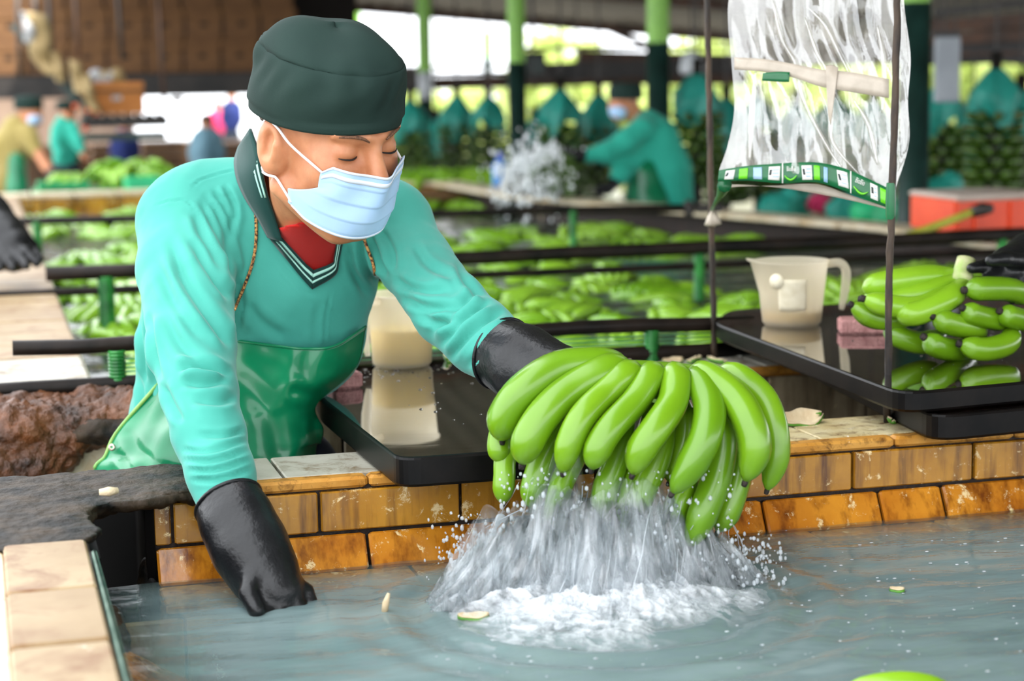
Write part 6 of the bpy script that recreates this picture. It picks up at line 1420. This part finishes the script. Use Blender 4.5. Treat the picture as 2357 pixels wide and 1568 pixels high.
n = 240; U = np.linspace(-1, 1, n); GX, GY = np.meshgrid(U, U, indexing='ij')
for k, (lift, ampl, seed, c0, ax, ay) in enumerate([(.0006, 1.0, 1, (1390, 1412), .250, .165), (.006, 1.5, 7, (1375, 1398), .215, .130), (.014, 1.8, 12, (1365, 1380), .185, .100)]):
    c_ = PZ(*c0, WAT); B = c_ + GX[..., None] * np.array([ax, -.02, 0]) + GY[..., None] * np.array([.02, ay, 0]); B = B.reshape(-1, 3); Rr = np.hypot(GX, GY).ravel(); ang = np.arctan2(GY, GX).ravel()
    sw = B.copy(); th_ = Rr * .9; dx, dy = B[:, 0] - c_[0], B[:, 1] - c_[1]; sw[:, 0] = dx * np.cos(th_) - dy * np.sin(th_); sw[:, 1] = (dx * np.sin(th_) + dy * np.cos(th_)) * 1.8
    rim = 1.0 + .16 * np.sin(3 * ang + 1 + k) + .10 * np.sin(7 * ang + k) + .10 * vnoise(B * 30, seed); edge = np.clip((rim - Rr) * 1.7, 0, 1); edge = edge * edge * (3 - 2 * edge)
    h = .55 * (1 - np.abs(vnoise(sw * 26, seed))) ** 2 + .30 * (1 - np.abs(vnoise(sw * 60, seed + 1))) ** 2 + .16 * (1 - np.abs(vnoise(sw * 130, seed + 2))) ** 2 + .05 * vnoise(sw * 300, seed + 3)
    V = B.copy(); V[:, 2] = WAT + lift * edge + (.005 + .016 * np.exp(-(Rr / .6) ** 2)) * ampl * h * edge - .002 * (1 - edge)
    Fm = np.array(grid_faces(n, n)); Fm = Fm[(edge[Fm] > .01).all(1)]; used = np.unique(Fm); rm = -np.ones(len(V), int); rm[used] = np.arange(len(used))
    fade = edge * np.clip(.4 + 1.2 * (h - .25) + .4 * np.exp(-(Rr / .5) ** 2), 0, 1); o = faded('froth', V[used], rm[Fm], fade[used] * .85, MT['froth']); tag(o, kind='stuff')
# glassy lobes thrown out to the left and right
def lobes(pts, name):
    P = [PD(x, y, min(d, dw(x, y) - .003)) for x, y, d, r in pts]; R_ = [r for *_, r in pts]
    def fn(X, Y, Z):
        d = None
        for p, r in zip(P, R_):
            e = np.sqrt((X - p[0]) ** 2 + (Y - p[1]) ** 2 + (Z - p[2]) ** 2) - r; d = e if d is None else smin(d, e, .007)
        return d
    a, b = box_of(P, .02); V, Fc = surfnets(fn, a, b, .0018); V = smooth_mesh(V, Fc, 1); V = V + vnormals(V, Fc) * (.0016 * vnoise(V * 120, 3))[:, None]; o = mobj(name, V, Fc, MT['splash'], sp); tag(o, kind='stuff')
lobes([(1160 - 9 * i + random.gauss(0, 6), 1195 + 10 * i + random.gauss(0, 9), 2.49, random.choice([.003, .004, .006])) for i in range(15)] + [(1120 - 8 * i, 1255 + 7 * i + random.gauss(0, 8), 2.50, random.choice([.003, .005])) for i in range(11)], 'water_lobes')
lobes([(1690 + 7 * i + random.gauss(0, 6), 1250 + 14 * i + random.gauss(0, 8), 2.49, random.choice([.0018, .0026, .0035])) for i in range(11)], 'water_lobes')
# far splash in front of the background worker
def top2(u): return PD(1180 + 100 * u + random.gauss(0, 8), 345 + 40 * (1 - u) + random.gauss(0, 10), 8.1)
def base2(u, v): p = PZ(1150 + 150 * u, 470 + 20 * v, .95); return p
def drop2(): return PD(random.gauss(1215, 45), random.gauss(400, 45), 8.0 + random.uniform(-.1, .1))
splash('water_splash', 'blurred white splash in front of the far worker', top2, base2, 260, 320, drop2, rs=(.003, .010), dscale=4.0)
for ch in list(bpy.data.objects['water_splash.001'].children): ch.data.materials[0] = MT['foam']
hb = PD(1300, 372, 8.15); o = bpy.data.objects.new('banana_hand', pmesh('banana_hand', np.concatenate([V for V, F_ in protos[2]]), sum([[[i + sum(len(protos[2][q][0]) for q in range(k)) for i in f] for f in F_] for k, (V, F_) in enumerate(protos[2])], []), MT['fban_dark'])); COL.objects.link(o); o.location = hb; o.rotation_euler = (.6, .9, 2.6); tag(o, 'dark green banana hand held in the far worker\'s gloves', 'bananas')
# small floating bubbles and flecks on the wash water
mb = MB()
for _ in range(260):
    x = random.uniform(1000, 2357); y = random.uniform(1220, 1560); p = PZ(x, y, WAT + .001); r = random.choice([.0006, .001, .0014, .002]); mb.add(ICO_V * r * np.array([1.6, 1, .5]) + p, ICO_F)
o = mb.build('water_bubbles', MT['splash'], None, True); tag(o, 'scattered bubbles floating on the wash water', 'bubbles', kind='stuff')
